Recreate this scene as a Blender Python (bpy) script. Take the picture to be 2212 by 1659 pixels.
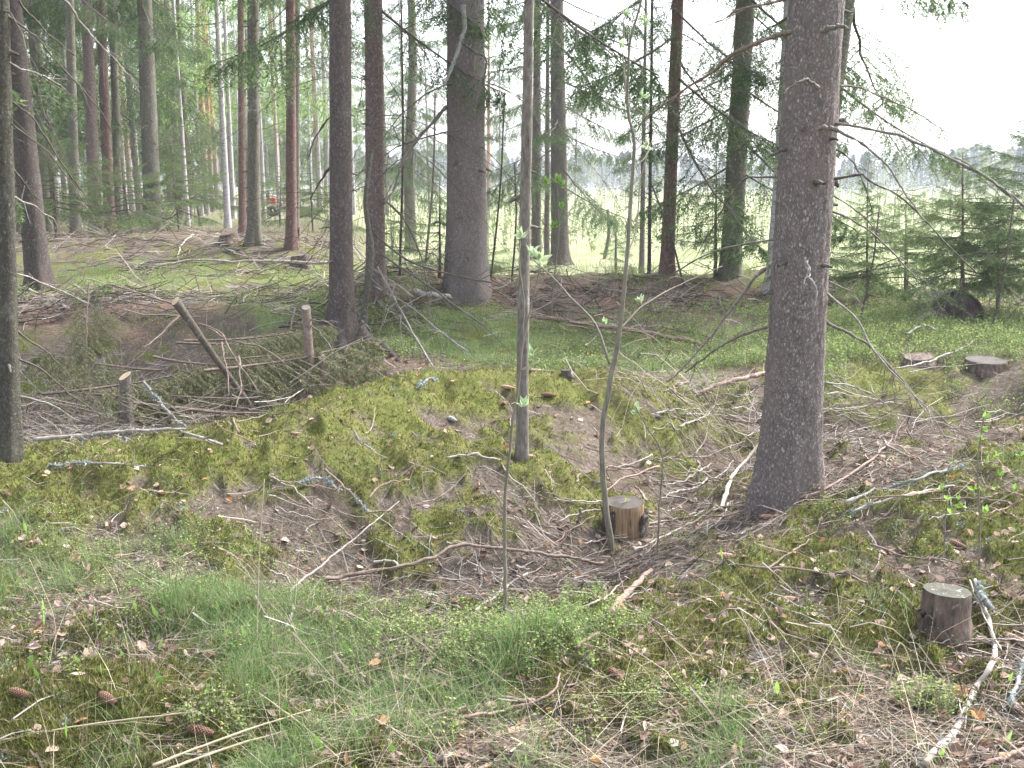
import bpy, math, random
import numpy as np
from mathutils import Vector

for o in list(bpy.data.objects): bpy.data.objects.remove(o)
SC = bpy.context.scene
COL = SC.collection
RAD = math.radians

# ------------------------------------------------------------------ camera, sky, sun, exposure
CAMZ, PITCH, F = 1.6, RAD(11.2), 2171.0            # F: focal length in units of a 2212 wide picture
cd = bpy.data.cameras.new('camera'); cam = bpy.data.objects.new('camera', cd); COL.objects.link(cam)
cam.location = (0, 0, CAMZ); cam.rotation_euler = (math.pi/2 - PITCH, 0, 0)
cd.sensor_width = 36; cd.lens = 36*F/2212; cd.clip_start = 0.05; cd.clip_end = 4000
SC.camera = cam

SUN_EL, SUN_AZ = RAD(48), RAD(55)                   # azimuth from +Y towards +X
w = bpy.data.worlds.new('World'); SC.world = w; w.use_nodes = True
nt = w.node_tree; nt.nodes.clear()
sky = nt.nodes.new('ShaderNodeTexSky'); sky.sky_type = 'NISHITA'; sky.sun_disc = False
sky.sun_elevation = SUN_EL; sky.sun_rotation = SUN_AZ; sky.air_density = 1.0; sky.dust_density = 4.0; sky.ozone_density = 1.0
hs = nt.nodes.new('ShaderNodeHueSaturation'); hs.inputs['Saturation'].default_value = 0.42
bg = nt.nodes.new('ShaderNodeBackground'); bg.inputs['Strength'].default_value = 0.15
wo = nt.nodes.new('ShaderNodeOutputWorld')
nt.links.new(sky.outputs[0], hs.inputs['Color']); nt.links.new(hs.outputs[0], bg.inputs['Color']); nt.links.new(bg.outputs[0], wo.inputs['Surface'])

sl = bpy.data.lights.new('sun', 'SUN'); sl.energy = 2.2; sl.angle = RAD(12); sl.color = (1.0, 0.975, 0.945)
sun = bpy.data.objects.new('sun', sl); COL.objects.link(sun)
sd = Vector((math.sin(SUN_AZ)*math.cos(SUN_EL), math.cos(SUN_AZ)*math.cos(SUN_EL), math.sin(SUN_EL)))
sun.rotation_euler = sd.to_track_quat('Z', 'Y').to_euler(); sun.location = (0, 0, 60)
SC.view_settings.view_transform = 'Standard'; SC.view_settings.look = 'None'
SC.view_settings.gamma = 1; SC.view_settings.exposure = 2.15; SC.view_settings.use_curve_mapping = False
SC.render.resolution_x = 1024; SC.render.resolution_y = 768
SC.render.engine = 'CYCLES'
SC.cycles.max_bounces = 5; SC.cycles.diffuse_bounces = 3; SC.cycles.glossy_bounces = 1
SC.cycles.transmission_bounces = 3; SC.cycles.volume_bounces = 0; SC.cycles.transparent_max_bounces = 4

HAZE = 0.0010

# ------------------------------------------------------------------ numbers
rng = np.random.default_rng(7)
def nrm(v): return v/np.maximum(np.linalg.norm(v, axis=-1, keepdims=True), 1e-9)
def _h(ix, iy, seed):
    a = (ix.astype(np.int64)*374761393 + iy.astype(np.int64)*668265263 + seed*1442695041) & 0xffffffff
    a = ((a ^ (a >> 13))*1274126177) & 0xffffffff
    a = ((a ^ (a >> 16))*2246822519) & 0xffffffff
    return ((a ^ (a >> 15)) & 0xffffff)/float(0xffffff)
def vn(x, y, seed=0):
    x = np.asarray(x, float); y = np.asarray(y, float)
    ix = np.floor(x); iy = np.floor(y); fx = x-ix; fy = y-iy
    fx = fx*fx*(3-2*fx); fy = fy*fy*(3-2*fy)
    a = _h(ix, iy, seed); b = _h(ix+1, iy, seed); c = _h(ix, iy+1, seed); d = _h(ix+1, iy+1, seed)
    return (a*(1-fx)+b*fx)*(1-fy) + (c*(1-fx)+d*fx)*fy
def fbm(x, y, s, seed=0, octs=4):
    x = np.asarray(x, float)*s; y = np.asarray(y, float)*s; t = 0; a = .5; n = 0
    for k in range(octs):
        t = t + a*vn(x+17.3*k, y-9.1*k, seed+k); n += a; x = x*2.03+.31; y = y*2.03; a *= .5
    return t/n
def ss(a, b, x):
    t = np.clip((np.asarray(x, float)-a)/(b-a), 0, 1); return t*t*(3-2*t)
def dpoly(x, y, pts):
    d = np.full(np.shape(x), 1e9)
    for (x0, y0), (x1, y1) in zip(pts[:-1], pts[1:]):
        dx, dy = x1-x0, y1-y0; t = np.clip(((x-x0)*dx+(y-y0)*dy)/(dx*dx+dy*dy), 0, 1)
        d = np.minimum(d, np.hypot(x-x0-t*dx, y-y0-t*dy))
    return d
def bl(x, y, cx, cy, rx, ry, p=1.0): return np.exp(-(((x-cx)/rx)**2+((y-cy)/ry)**2)**p)

TRENCH = [(-.55, 4.35), (0.15, 4.5), (0.75, 5.2), (1.25, 6.3), (1.7, 7.0), (2.6, 7.3), (3.8, 7.7)]
RIDGE = [(-3.9, 4.6), (-2.4, 5.1), (-1.3, 5.6), (-0.55, 6.7), (0.8, 7.1)]
BERM = [(-1.6, 13.4), (1.0, 14.1), (4.2, 14.4)]
def fieldmask(x, y):
    return ss(15.5, 19, y)*ss(-.17, -.10, x/np.maximum(y, .1))*ss(-1, 1, y)
def height(x, y):
    x = np.asarray(x, float); y = np.asarray(y, float)
    z = -0.34*np.exp(-(dpoly(x, y, TRENCH)/.58)**2)
    z = z + .27*(.5+.5*ss(-2.6, -.9, x))*np.exp(-(dpoly(x, y, RIDGE)/.55)**2)
    z = z + .30*bl(x, y, -1.45, 8.9, .9, 1.3) + .13*bl(x, y, 2.4, 5.0, .9, .8) + .12*bl(x, y, -1.25, 2.72, .5, .3)
    z = z - .85*bl(x, y, -3.3, 8.5, 2.0, 1.8, 1.5)
    z = z + .22*bl(x, y, -4.5, 11.6, 2.2, .8)
    z = z - .30*bl(x, y, 1.2, 10.4, 2.3, 1.2)
    z = z + .36*np.exp(-(dpoly(x, y, BERM)/1.0)**2)
    z = z + .13*bl(x, y, 4.4, 10, 1.6, 3)
    left = ss(10, 20, y)*(1-ss(-.10, .0, x/np.maximum(np.abs(y), .1)))
    z = z + .42*left + .30*bl(x, y, -6.8, 19.0, 2.2, 1.2) + .22*bl(x, y, -4.4, 18.0, 1.6, .9)
    z = z*(1-fieldmask(x, y)) - .75*fieldmask(x, y) + .4*fieldmask(x, y)*ss(60, 320, y)
    r = np.hypot(x, y); near = 1-ss(14, 40, r)
    z = z + near*(.13*(fbm(x, y, .8, 3)-.5) + .075*(fbm(x, y, 2.8, 11, 3)-.5)*1.5) + (1-near)*.25*(fbm(x, y, .12, 5, 2)-.5)*(1-ss(150, 300, r))
    z = z + (1-ss(8, 12, r))*.05*(1-np.abs(2*fbm(x, y, 4.2, 51, 2)-1)*2.2)*mossmask(x, y)
    z = z + (1-ss(7, 11, r))*.036*(fbm(x, y, 9, 21, 3)-.3)*2*mossmask(x, y)
    return z
def litmask(x, y):
    m = np.exp(-(dpoly(x, y, TRENCH)/.31)**2)*.85
    m = m + .8*bl(x, y, -3.2, 8.7, 2.1, 2.0, 2) + .9*bl(x, y, 0.05, 5.3, .35, .3) + .9*bl(x, y, 1.75, 5.2, .7, .5)
    m = m + .9*bl(x, y, -1.3, 9.0, .8, .45) + .9*bl(x, y, -.6, 13.0, 1.8, .9) + .9*bl(x, y, 2.0, 13.0, 1.6, .6)
    m = m + .9*bl(x, y, -4.8, 12.0, 1.7, 1.1) + .8*bl(x, y, 1.9, 7.2, .9, .6) + .8*bl(x, y, 2.6, 6.3, .9, .4)
    m = m + .7*bl(x, y, -5.8, 18.5, 2.6, 1.2) + .6*bl(x, y, 1.9, 3.0, .3, .5) + .15*bl(x, y, -.75, 4.35, .7, .25)
    return m
def redmask(x, y):
    return np.clip(bl(x, y, -5.0, 11.6, 1.3, .8)+bl(x, y, -1.4, 8.9, .7, .4)+.6*bl(x, y, -.5, 13.0, 1.6, .7)+.5*bl(x, y, 2.3, 13, 1.6, .6), 0, 1)
def grassmask(x, y):
    m = 1.1*bl(x, y, .9, 10.3, 2.0, 1.5, 1.5) + 1.0*bl(x, y, -2.0, 12.2, 1.7, 1.5) + .9*bl(x, y, -.6, 11.6, .9, 1.2) + .7*bl(x, y, -2.3, 4.1, .6, .5) + .6*bl(x, y, -.9, 2.6, .5, .3)
    m = m + .75*bl(x, y, -1.3, 3.6, .9, .7) + .8*bl(x, y, .2, 2.6, .8, .35) + .7*bl(x, y, 1.0, 2.75, .5, .35) + .6*bl(x, y, -.55, 3.3, .6, .35)
    m = m + .8*bl(x, y, 4.6, 11, 2.0, 2.4) + .75*bl(x, y, -5.5, 15.5, 4, 2)+.55*bl(x, y, -7, 21, 5, 2) + .8*bl(x, y, 1.8, 16, 5, 1.6)
    return m
def mossmask(x, y):
    n = fbm(x, y, 2.3, 31, 4)
    n = .62*n+.38*fbm(x, y, 9, 37, 3)
    m = ss(.415, .54, n + .07*bl(x, y, 1.2, 3.2, 2.5, 1.0) + .14*np.exp(-(dpoly(x, y, RIDGE)/.8)**2) + .07*bl(x, y, 2.3, 4.6, 1.2, 1.2) + .5*bl(x, y, -1.25, 2.72, .45, .28) - .17*np.clip(litmask(x, y), 0, 1) - .07*np.clip(grassmask(x, y), 0, 1)-.02)
    return m

def pdir(px, py):
    u = (px-1106)/F; v = (829.5-py)/F; c, s = math.cos(PITCH), math.sin(PITCH)
    return np.array([u, c+v*s, -s+v*c])
def at(px, py, Y):
    d = pdir(px, py); t = Y/d[1]; return np.array([d[0]*t, Y, CAMZ+d[2]*t])
_T = np.geomspace(1.4, 420, 1500)
def hit(px, py, first=1.4):
    d = pdir(px, py); T = _T[_T > first]
    x = d[0]*T; y = d[1]*T; z = CAMZ+d[2]*T; b = np.nonzero(z <= height(x, y))[0]
    if len(b) == 0: return np.array([x[-1], y[-1], float(height(x[-1], y[-1]))])
    k = b[0]; return np.array([x[k], y[k], float(height(x[k], y[k]))])

# ------------------------------------------------------------------ mesh helpers
def mesh_obj(name, verts, faces, mat=None, parent=None, smooth=True, attrs=None, mats=None, midx=None):
    me = bpy.data.meshes.new(name)
    verts = np.asarray(verts, np.float32).reshape(-1, 3)
    if not isinstance(faces, (list, tuple)): faces = [faces]
    faces = [np.asarray(f, np.int64) for f in faces if len(f)]
    nl = sum(f.size for f in faces); npoly = sum(len(f) for f in faces)
    me.vertices.add(len(verts)); me.vertices.foreach_set('co', verts.ravel())
    me.loops.add(nl); me.polygons.add(npoly)
    me.loops.foreach_set('vertex_index', np.concatenate([f.ravel() for f in faces]).astype(np.int32))
    tot = np.concatenate([np.full(len(f), f.shape[1]) for f in faces]); st = np.concatenate([[0], np.cumsum(tot)[:-1]])
    me.polygons.foreach_set('loop_start', st.astype(np.int32)); me.polygons.foreach_set('loop_total', tot.astype(np.int32))
    me.polygons.foreach_set('use_smooth', np.full(npoly, smooth, bool))
    for m in (mats or ([mat] if mat else [])): me.materials.append(m)
    if midx is not None: me.polygons.foreach_set('material_index', np.asarray(midx, np.int32))
    me.update()
    for k, a in (attrs or {}).items():
        at_ = me.attributes.new(k, 'FLOAT_COLOR', 'POINT'); at_.data.foreach_set('color', np.asarray(a, np.float32).ravel())
    o = bpy.data.objects.new(name, me); COL.objects.link(o)
    if parent: o.parent = parent
    return o
def tag(o, label=None, cat=None, group=None, kind=None):
    if label: o['label'] = label
    if cat: o['category'] = cat
    if group: o['group'] = group
    if kind: o['kind'] = kind
    return o
def thing(name, loc, label, cat, group=None, rz=0):
    o = bpy.data.objects.new(name, None); COL.objects.link(o); o.location = [float(v) for v in loc]; o.rotation_euler[2] = rz
    o.empty_display_size = .2
    return tag(o, label, cat, group)
def copy_tree(o, loc, rz=0, label=None, scale=1.0):
    c = o.copy(); COL.objects.link(c); c.location = [float(v) for v in loc]; c.rotation_euler[2] = rz; c.scale = (scale,)*3
    if label: c['label'] = label
    for ch in list(o.children):
        d = ch.copy(); COL.objects.link(d); d.parent = c
        for g in list(ch.children):
            e = g.copy(); COL.objects.link(e); e.parent = d
    return c
class Buf:
    def __init__(s): s.v = []; s.fd = {}; s.n = 0
    def add(s, v, f):
        v = np.asarray(v, float).reshape(-1, 3)
        for g in (f if isinstance(f, (list, tuple)) else [f]):
            if len(g) == 0: continue
            g = np.asarray(g); s.fd.setdefault(g.shape[1], []).append(g+s.n)
        s.v.append(v); s.n += len(v)
    def V(s): return np.concatenate(s.v) if s.v else np.zeros((0, 3))
    def Fs(s): return [np.concatenate(x) for x in s.fd.values()]
    def obj(s, name, mat=None, parent=None, smooth=True, off=None):
        v = s.V()
        if off is not None: v = v-np.asarray(off)
        return mesh_obj(name, v, s.Fs(), mat, parent, smooth)
def tubes(P, R, sides=4, cap=False):
    """P (N,K,3), R (N,K) -> verts, quads"""
    P = np.asarray(P, float); R = np.asarray(R, float); N, K, _ = P.shape
    T = np.empty_like(P); T[:, 1:-1] = P[:, 2:]-P[:, :-2]; T[:, 0] = P[:, 1]-P[:, 0]; T[:, -1] = P[:, -1]-P[:, -2]; T = nrm(T)
    m = nrm(P[:, -1]-P[:, 0]); ref = np.where(np.abs(m[:, 2:3]) > .8, np.array([[1., .13, 0]]), np.array([[.1, .07, 1.]]))
    U = nrm(np.cross(T, ref[:, None, :])); W = np.cross(T, U)
    a = np.arange(sides)*2*np.pi/sides
    V = P[:, :, None]+R[:, :, None, None]*(U[:, :, None]*np.cos(a)[None, None, :, None]+W[:, :, None]*np.sin(a)[None, None, :, None])
    i = np.arange(N)[:, None, None]*K*sides; k = np.arange(K-1)[None, :, None]*sides; s = np.arange(sides)[None, None, :]; s2 = (s+1) % sides
    q = np.stack([i+k+s, i+k+s2, i+k+sides+s2, i+k+sides+s], -1).reshape(-1, 4)
    if cap:
        c0 = (np.arange(N)*K*sides)[:, None]+np.arange(sides)[None, ::-1]; c1 = (np.arange(N)*K*sides+(K-1)*sides)[:, None]+np.arange(sides)[None]
        return V.reshape(-1, 3), ([q, c0, c1] if sides != 4 else [np.concatenate([q, c0, c1])])
    return V.reshape(-1, 3), [q]
def smooth_path(pts, n=24, wob=0.0, seed=0):
    p = np.asarray(pts, float)
    if len(p) == 2: p = np.array([p[0], (p[0]+p[1])/2, p[1]])
    q = np.vstack([2*p[0]-p[1], p, 2*p[-1]-p[-2]])
    seg = np.linalg.norm(np.diff(p, axis=0), axis=1); cum = np.concatenate([[0], np.cumsum(seg)])
    out = []
    for t in np.linspace(0, cum[-1], n):
        i = min(max(int(np.searchsorted(cum, t, 'right'))-1, 0), len(p)-2); u = (t-cum[i])/max(seg[i], 1e-9)
        a, b, c, d = q[i:i+4]
        out.append(.5*((2*b)+(-a+c)*u+(2*a-5*b+4*c-d)*u*u+(-a+3*b-3*c+d)*u**3))
    out = np.array(out)
    if wob:
        r = np.random.default_rng(seed+int(abs(p[0, 0])*997+abs(p[0, 1])*131)); k = r.normal(size=out.shape); k = (k+np.roll(k, 1, 0)+np.roll(k, -1, 0))/3
        k[0] *= .2; k[-1] *= .2; out = out+k*wob
    return out

# ------------------------------------------------------------------ materials
def newmat(name):
    m = bpy.data.materials.new(name); m.use_nodes = True; t = m.node_tree; t.nodes.clear()
    o = t.nodes.new('ShaderNodeOutputMaterial'); return m, t, o
def nd(t, typ, ins=None, **kw):
    n = t.nodes.new(typ)
    for k, v in kw.items(): setattr(n, k, v)
    for k, v in (ins or {}).items():
        if hasattr(v, 'bl_rna') and v.bl_rna.identifier.startswith('NodeSocket'): t.links.new(v, n.inputs[k])
        else: n.inputs[k].default_value = v
    return n
def c4(c): return (c[0], c[1], c[2], 1)
def ramp(t, fac, stops):
    n = t.nodes.new('ShaderNodeValToRGB'); t.links.new(fac, n.inputs[0]); e = n.color_ramp.elements
    while len(e) < len(stops): e.new(.5)
    for k, (p, c) in enumerate(stops): e[k].position = p; e[k].color = c4(c) if not np.isscalar(c) else (c, c, c, 1)
    return n.outputs[0]
def mixc(t, f, a, b, mode='MIX'):
    n = t.nodes.new('ShaderNodeMix'); n.data_type = 'RGBA'; n.blend_type = mode
    for s, v in ((n.inputs[0], f), (n.inputs[6], a), (n.inputs[7], b)):
        if hasattr(v, 'bl_rna') and v.bl_rna.identifier.startswith('NodeSocket'): t.links.new(v, s)
        elif np.isscalar(v): s.default_value = v
        else: s.default_value = c4(v)
    return n.outputs[2]
def coords(t, scale=(1, 1, 1), kind='Object'):
    c = nd(t, 'ShaderNodeTexCoord'); m = nd(t, 'ShaderNodeMapping'); t.links.new(c.outputs[kind], m.inputs[0]); m.inputs['Scale'].default_value = scale
    return m.outputs[0]
def noise(t, vec, s, d=4, r=.6, out=0):
    return nd(t, 'ShaderNodeTexNoise', {'Vector': vec, 'Scale': s, 'Detail': d, 'Roughness': r}).outputs[out]
def math_(t, op, a, b=0.0):
    n = nd(t, 'ShaderNodeMath', operation=op)
    for s, v in ((n.inputs[0], a), (n.inputs[1], b)):
        if np.isscalar(v): s.default_value = v
        else: t.links.new(v, s)
    return n.outputs[0]
def finish(t, o, col, rough=.85, bump=None, bs=.5, bd=.01, spec=.25):
    b = nd(t, 'ShaderNodeBsdfPrincipled', {'Roughness': rough}); b.inputs['Specular IOR Level'].default_value = spec
    if hasattr(col, 'bl_rna'): t.links.new(col, b.inputs['Base Color'])
    else: b.inputs['Base Color'].default_value = c4(col)
    if bump is not None:
        n = nd(t, 'ShaderNodeBump', {'Strength': bs, 'Distance': bd, 'Height': bump}); t.links.new(n.outputs[0], b.inputs['Normal'])
    t.links.new(b.outputs[0], o.inputs[0]); return b

def bark_spruce(name, dark, mid, flake, scale=1.0, moss=0.0, lich=.35, bd=.012):
    m, t, o = newmat(name); v = coords(t, (1, 1, .55))
    wv = nd(t, 'ShaderNodeVectorMath', operation='MULTIPLY_ADD'); t.links.new(noise(t, v, 22*scale, 5, .75, 1), wv.inputs[0]); wv.inputs[1].default_value = (.045,)*3; t.links.new(v, wv.inputs[2])
    vo = nd(t, 'ShaderNodeTexVoronoi', {'Vector': wv.outputs[0], 'Scale': 76*scale}, feature='DISTANCE_TO_EDGE')
    vc = nd(t, 'ShaderNodeTexVoronoi', {'Vector': wv.outputs[0], 'Scale': 76*scale}, feature='F1')
    sep = nd(t, 'ShaderNodeSeparateColor'); t.links.new(vc.outputs['Color'], sep.inputs[0])
    cell = sep.outputs[0]
    n1 = noise(t, v, 5*scale, 5); n2 = noise(t, v, 60*scale, 4, .7)
    c = ramp(t, cell, [(0, mid), (.55, [a*.85 for a in mid]), (.75, flake), (1, [min(1, a*1.15) for a in flake])])
    c = mixc(t, ramp(t, vo.outputs[0], [(0, .85), (.14, 0.)]), c, dark)
    c = mixc(t, ramp(t, n2, [(.35, .0), (.7, .75)]), c, dark)
    c = mixc(t, ramp(t, n1, [(.45, 0.), (.75, .6)]), c, (mid[0]*1.05, mid[1]*.88, mid[2]*.84))
    c = mixc(t, math_(t, 'MULTIPLY', ramp(t, noise(t, v, 14, 5, .75), [(.56, 0.), (.68, 1.)]), lich), c, (.42, .45, .40))
    c = mixc(t, ramp(t, noise(t, v, 1.8*scale, 4, .7), [(.4, 0.), (.68, .5)]), c, (dark[0]*1.9, dark[1]*1.95, dark[2]*1.8))
    c = mixc(t, ramp(t, noise(t, coords(t, (1, 1, .8)), 4.5, 6, .8), [(.56, 0.), (.70, .35)]), c, (.25, .265, .23))
    if moss: c = mixc(t, math_(t, 'MULTIPLY', ramp(t, noise(t, v, 3, 5, .7), [(.4, 0.), (.62, 1.)]), moss), c, (.14, .17, .08))
    h = math_(t, 'ADD', math_(t, 'MULTIPLY', ramp(t, vo.outputs[0], [(0, 0.), (.22, 1.)]), math_(t, 'ADD', math_(t, 'MULTIPLY', cell, .7), .5)), math_(t, 'MULTIPLY', n2, .8))
    finish(t, o, c, .9, h, .9, bd); return m
M_SPR = bark_spruce('spruce_bark', (0.106, 0.088, 0.085), (0.284, 0.244, 0.235), (0.400, 0.361, 0.348), bd=.009, lich=.2)
M_SPR2 = bark_spruce('spruce_bark_brown', (0.082, 0.058, 0.055), (0.300, 0.222, 0.203), (0.491, 0.418, 0.390), 1.1, lich=.25)
M_SPRG = bark_spruce('spruce_bark_grey', (0.087, 0.077, 0.067), (0.268, 0.239, 0.210), (0.435, 0.406, 0.362), 1.1, moss=.3, lich=.5)
M_SPRR = bark_spruce('spruce_bark_red', (0.082, 0.048, 0.044), (0.313, 0.193, 0.172), (0.447, 0.328, 0.298), 1.2, lich=.2)
M_SPRD = bark_spruce('spruce_bark_dark', (0.059, 0.046, 0.043), (0.177, 0.147, 0.138), (0.282, 0.246, 0.233), 1.1, lich=.2)

def bark_simple(name, stops, scale=(1, 1, .3), s=18, patches=None, bd=.004, rough=.8):
    m, t, o = newmat(name); v = coords(t, scale); n1 = noise(t, v, s, 6, .65)
    c = ramp(t, n1, stops)
    if patches:
        for col, sc, lo, hi, amt in patches:
            c = mixc(t, math_(t, 'MULTIPLY', ramp(t, noise(t, coords(t), sc, 5, .7), [(lo, 0.), (hi, 1.)]), amt), c, col)
    finish(t, o, c, rough, n1, .6, bd); return m
M_ALD = bark_simple('alder_bark', [(.3, (.07, .058, .05)), (.5, (.15, .13, .112)), (.7, (.23, .215, .19))], (1, 1, .35), 45, [((.36, .40, .37), 9, .60, .70, .7), ((.05, .04, .035), 6, .62, .70, .8)], .008)
M_SAP = bark_simple('sapling_bark', [(.3, (.10, .09, .065)), (.7, (.22, .20, .16))], (1, 1, .2), 60, [((.34, .36, .31), 30, .6, .7, .5)], .001)
def pine_mat():
    m, t, o = newmat('pine_bark'); n = noise(t, coords(t, (1, 1, .4)), 20, 6, .65); sx = nd(t, 'ShaderNodeSeparateXYZ'); t.links.new(coords(t), sx.inputs[0])
    z = math_(t, 'ADD', sx.outputs[2], math_(t, 'MULTIPLY', n, 1.5)); f = nd(t, 'ShaderNodeMapRange', {'Value': z, 'From Min': 2.2, 'From Max': 5.0}).outputs[0]
    lo = ramp(t, n, [(.3, (.13, .11, .105)), (.7, (.30, .26, .25))]); hi = ramp(t, n, [(.3, (.24, .12, .075)), (.55, (.40, .22, .14)), (.8, (.46, .31, .23))]); finish(t, o, mixc(t, f, lo, hi), .8, n, .6, .004); return m
M_PINE = pine_mat()
_unused = lambda: bark_simple('pine_bark', [(.3, (.20, .10, .06)), (.55, (.34, .18, .11)), (.8, (.40, .26, .19))], (1, 1, .4), 20)
M_STICKS = {
 'pale': bark_simple('pale_wood', [(.3, (.19, .165, .145)), (.62, (.38, .345, .315))], (1, 1, 1), 30, [((.14, .10, .08), 25, .58, .66, .7)], .002),
 'grey': bark_simple('grey_wood', [(.3, (.13, .11, .10)), (.7, (.32, .29, .27))], (1, 1, 1), 40, [((.36, .41, .39), 20, .55, .65, .8)], .002),
 'brown': bark_simple('brown_wood', [(.3, (.09, .065, .05)), (.7, (.24, .185, .155))], (1, 1, 1), 40, [((.30, .27, .25), 22, .55, .66, .6)], .002),
 'red': bark_simple('red_wood', [(.3, (.13, .085, .07)), (.7, (.30, .215, .18))], (1, 1, 1), 35, [((.42, .36, .32), 22, .58, .66, .7)], .002),
 'dark': bark_simple('dark_wood', [(.3, (.05, .042, .035)), (.7, (.135, .115, .095))], (1, 1, 1), 50, [((.24, .27, .22), 18, .58, .68, .6)], .002),
 'lichen': bark_simple('lichen_wood', [(.3, (.13, .125, .115)), (.7, (.28, .305, .30))], (1, 1, 1), 40, [((.16, .12, .10), 20, .50, .60, .8)], .003)}
def cut_mat(name, a, b, spots=None):
    m, t, o = newmat(name); v = coords(t)
    r = nd(t, 'ShaderNodeTexWave', {'Vector': v, 'Scale': 38, 'Distortion': 2.5, 'Detail': 3}, wave_type='RINGS', rings_direction='Z')
    c = mixc(t, r.outputs[1], a, b); c = mixc(t, ramp(t, noise(t, v, 12, 5), [(.4, 0.), (.7, .7)]), c, [x*.6 for x in a])
    if spots: c = mixc(t, ramp(t, noise(t, v, 55, 3), [(.60, 0.), (.66, 1.)]), c, spots)
    finish(t, o, c, .85, r.outputs[1], .3, .002); return m
M_CUTF = cut_mat('fresh_cut', (.42, .31, .22), (.52, .40, .29))
M_CUTO = cut_mat('old_cut', (.06, .057, .045), (.09, .085, .065), (.22, .24, .22))
M_CUTD = cut_mat('dark_cut', (.065, .058, .053), (.10, .088, .078))
M_CUTG = cut_mat('grey_cut', (.16, .14, .12), (.22, .20, .18))
M_ROT = bark_simple('rotten_wood', [(.36, (.07, .05, .04)), (.5, (.22, .145, .085)), (.68, (.34, .25, .15))], (1, 1, .07), 60, [((.10, .08, .07), 8, .55, .66, .7)], .008)
M_ROTD = bark_simple('dark_rotten_wood', [(.36, (.04, .033, .029)), (.5, (.10, .075, .062)), (.7, (.19, .135, .10))], (1, 1, .3), 35, [((.25, .27, .22), 30, .62, .68, .6), ((.30, .15, .07), 9, .6, .7, .5)], .010)

def leafmat(name, stops, trans=.35, rough=.6):
    m, t, o = newmat(name); g = nd(t, 'ShaderNodeNewGeometry')
    c = ramp(t, g.outputs['Random Per Island'], stops)
    d = nd(t, 'ShaderNodeBsdfDiffuse', {'Color': c}); tr = nd(t, 'ShaderNodeBsdfTranslucent', {'Color': c}); mx = nd(t, 'ShaderNodeMixShader', {0: trans})
    t.links.new(d.outputs[0], mx.inputs[1]); t.links.new(tr.outputs[0], mx.inputs[2]); t.links.new(mx.outputs[0], o.inputs[0]); return m
M_NEED = leafmat('spruce_needles', [(0, (.055, .088, .046)), (.5, (.095, .145, .068)), (.85, (.13, .19, .085)), (1, (.19, .24, .11))], .55)
M_NEEDL = leafmat('light_spruce_needles', [(0, (.08, .125, .055)), (.5, (.14, .20, .085)), (1, (.22, .28, .13))], .55)
M_NEEDB = leafmat('old_spruce_needles', [(0, (.12, .12, .075)), (.4, (.19, .21, .11)), (.8, (.27, .30, .16)), (1, (.34, .27, .18))])
M_LEAF = leafmat('fresh_leaves', [(0, (.16, .30, .06)), (.5, (.24, .40, .09)), (1, (.36, .50, .18))], .45)
M_LEAFP = leafmat('silvery_leaves', [(0, (.28, .40, .20)), (.5, (.40, .50, .30)), (1, (.50, .58, .42))], .4)
M_BIL = leafmat('bilberry_leaves', [(0, (.11, .17, .055)), (.5, (.22, .31, .10)), (.9, (.34, .42, .16)), (1, (.36, .31, .17))], .4)
M_GRASS = leafmat('grass_blades', [(0, (.09, .15, .06)), (.5, (.16, .25, .095)), (.85, (.24, .32, .13)), (1, (.38, .37, .23))], .4)
M_STRAW = leafmat('dry_grass', [(0, (.30, .24, .17)), (.5, (.42, .36, .26)), (1, (.58, .51, .40))], .3)
M_MOSS = leafmat('moss_tips', [(0, (.065, .075, .022)), (.4, (.13, .15, .038)), (.75, (.21, .23, .065)), (.9, (.29, .26, .12)), (1, (.22, .16, .11))], .3)
M_DLEAF = leafmat('dead_leaves', [(0, (.15, .095, .07)), (.4, (.28, .20, .165)), (.8, (.42, .33, .28)), (.94, (.38, .20, .09)), (1, (.56, .50, .45))], .2)
M_TWIG = leafmat('twig_litter', [(0, (.05, .04, .033)), (.4, (.12, .097, .082)), (.75, (.21, .175, .15)), (.95, (.34, .30, .27)), (1, (.27, .30, .29))], .0)
M_SLASH = leafmat('slash_twigs', [(0, (.08, .065, .055)), (.4, (.18, .15, .13)), (.8, (.29, .25, .225)), (1, (.40, .37, .34))], .0)
M_NLIT = leafmat('needle_litter', [(0, (.10, .07, .055)), (.5, (.20, .15, .12)), (1, (.36, .30, .25))], .0)
M_LICH = leafmat('lichen_tufts', [(0, (.18, .21, .20)), (.6, (.28, .32, .31)), (1, (.38, .42, .41))], .2)
M_FAR = leafmat('far_needles', [(0, (.02, .038, .034)), (.5, (.032, .056, .044)), (1, (.06, .09, .06))], .1)
M_FARB = leafmat('far_birch', [(0, (.20, .22, .12)), (1, (.32, .34, .20))], .3)

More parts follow.
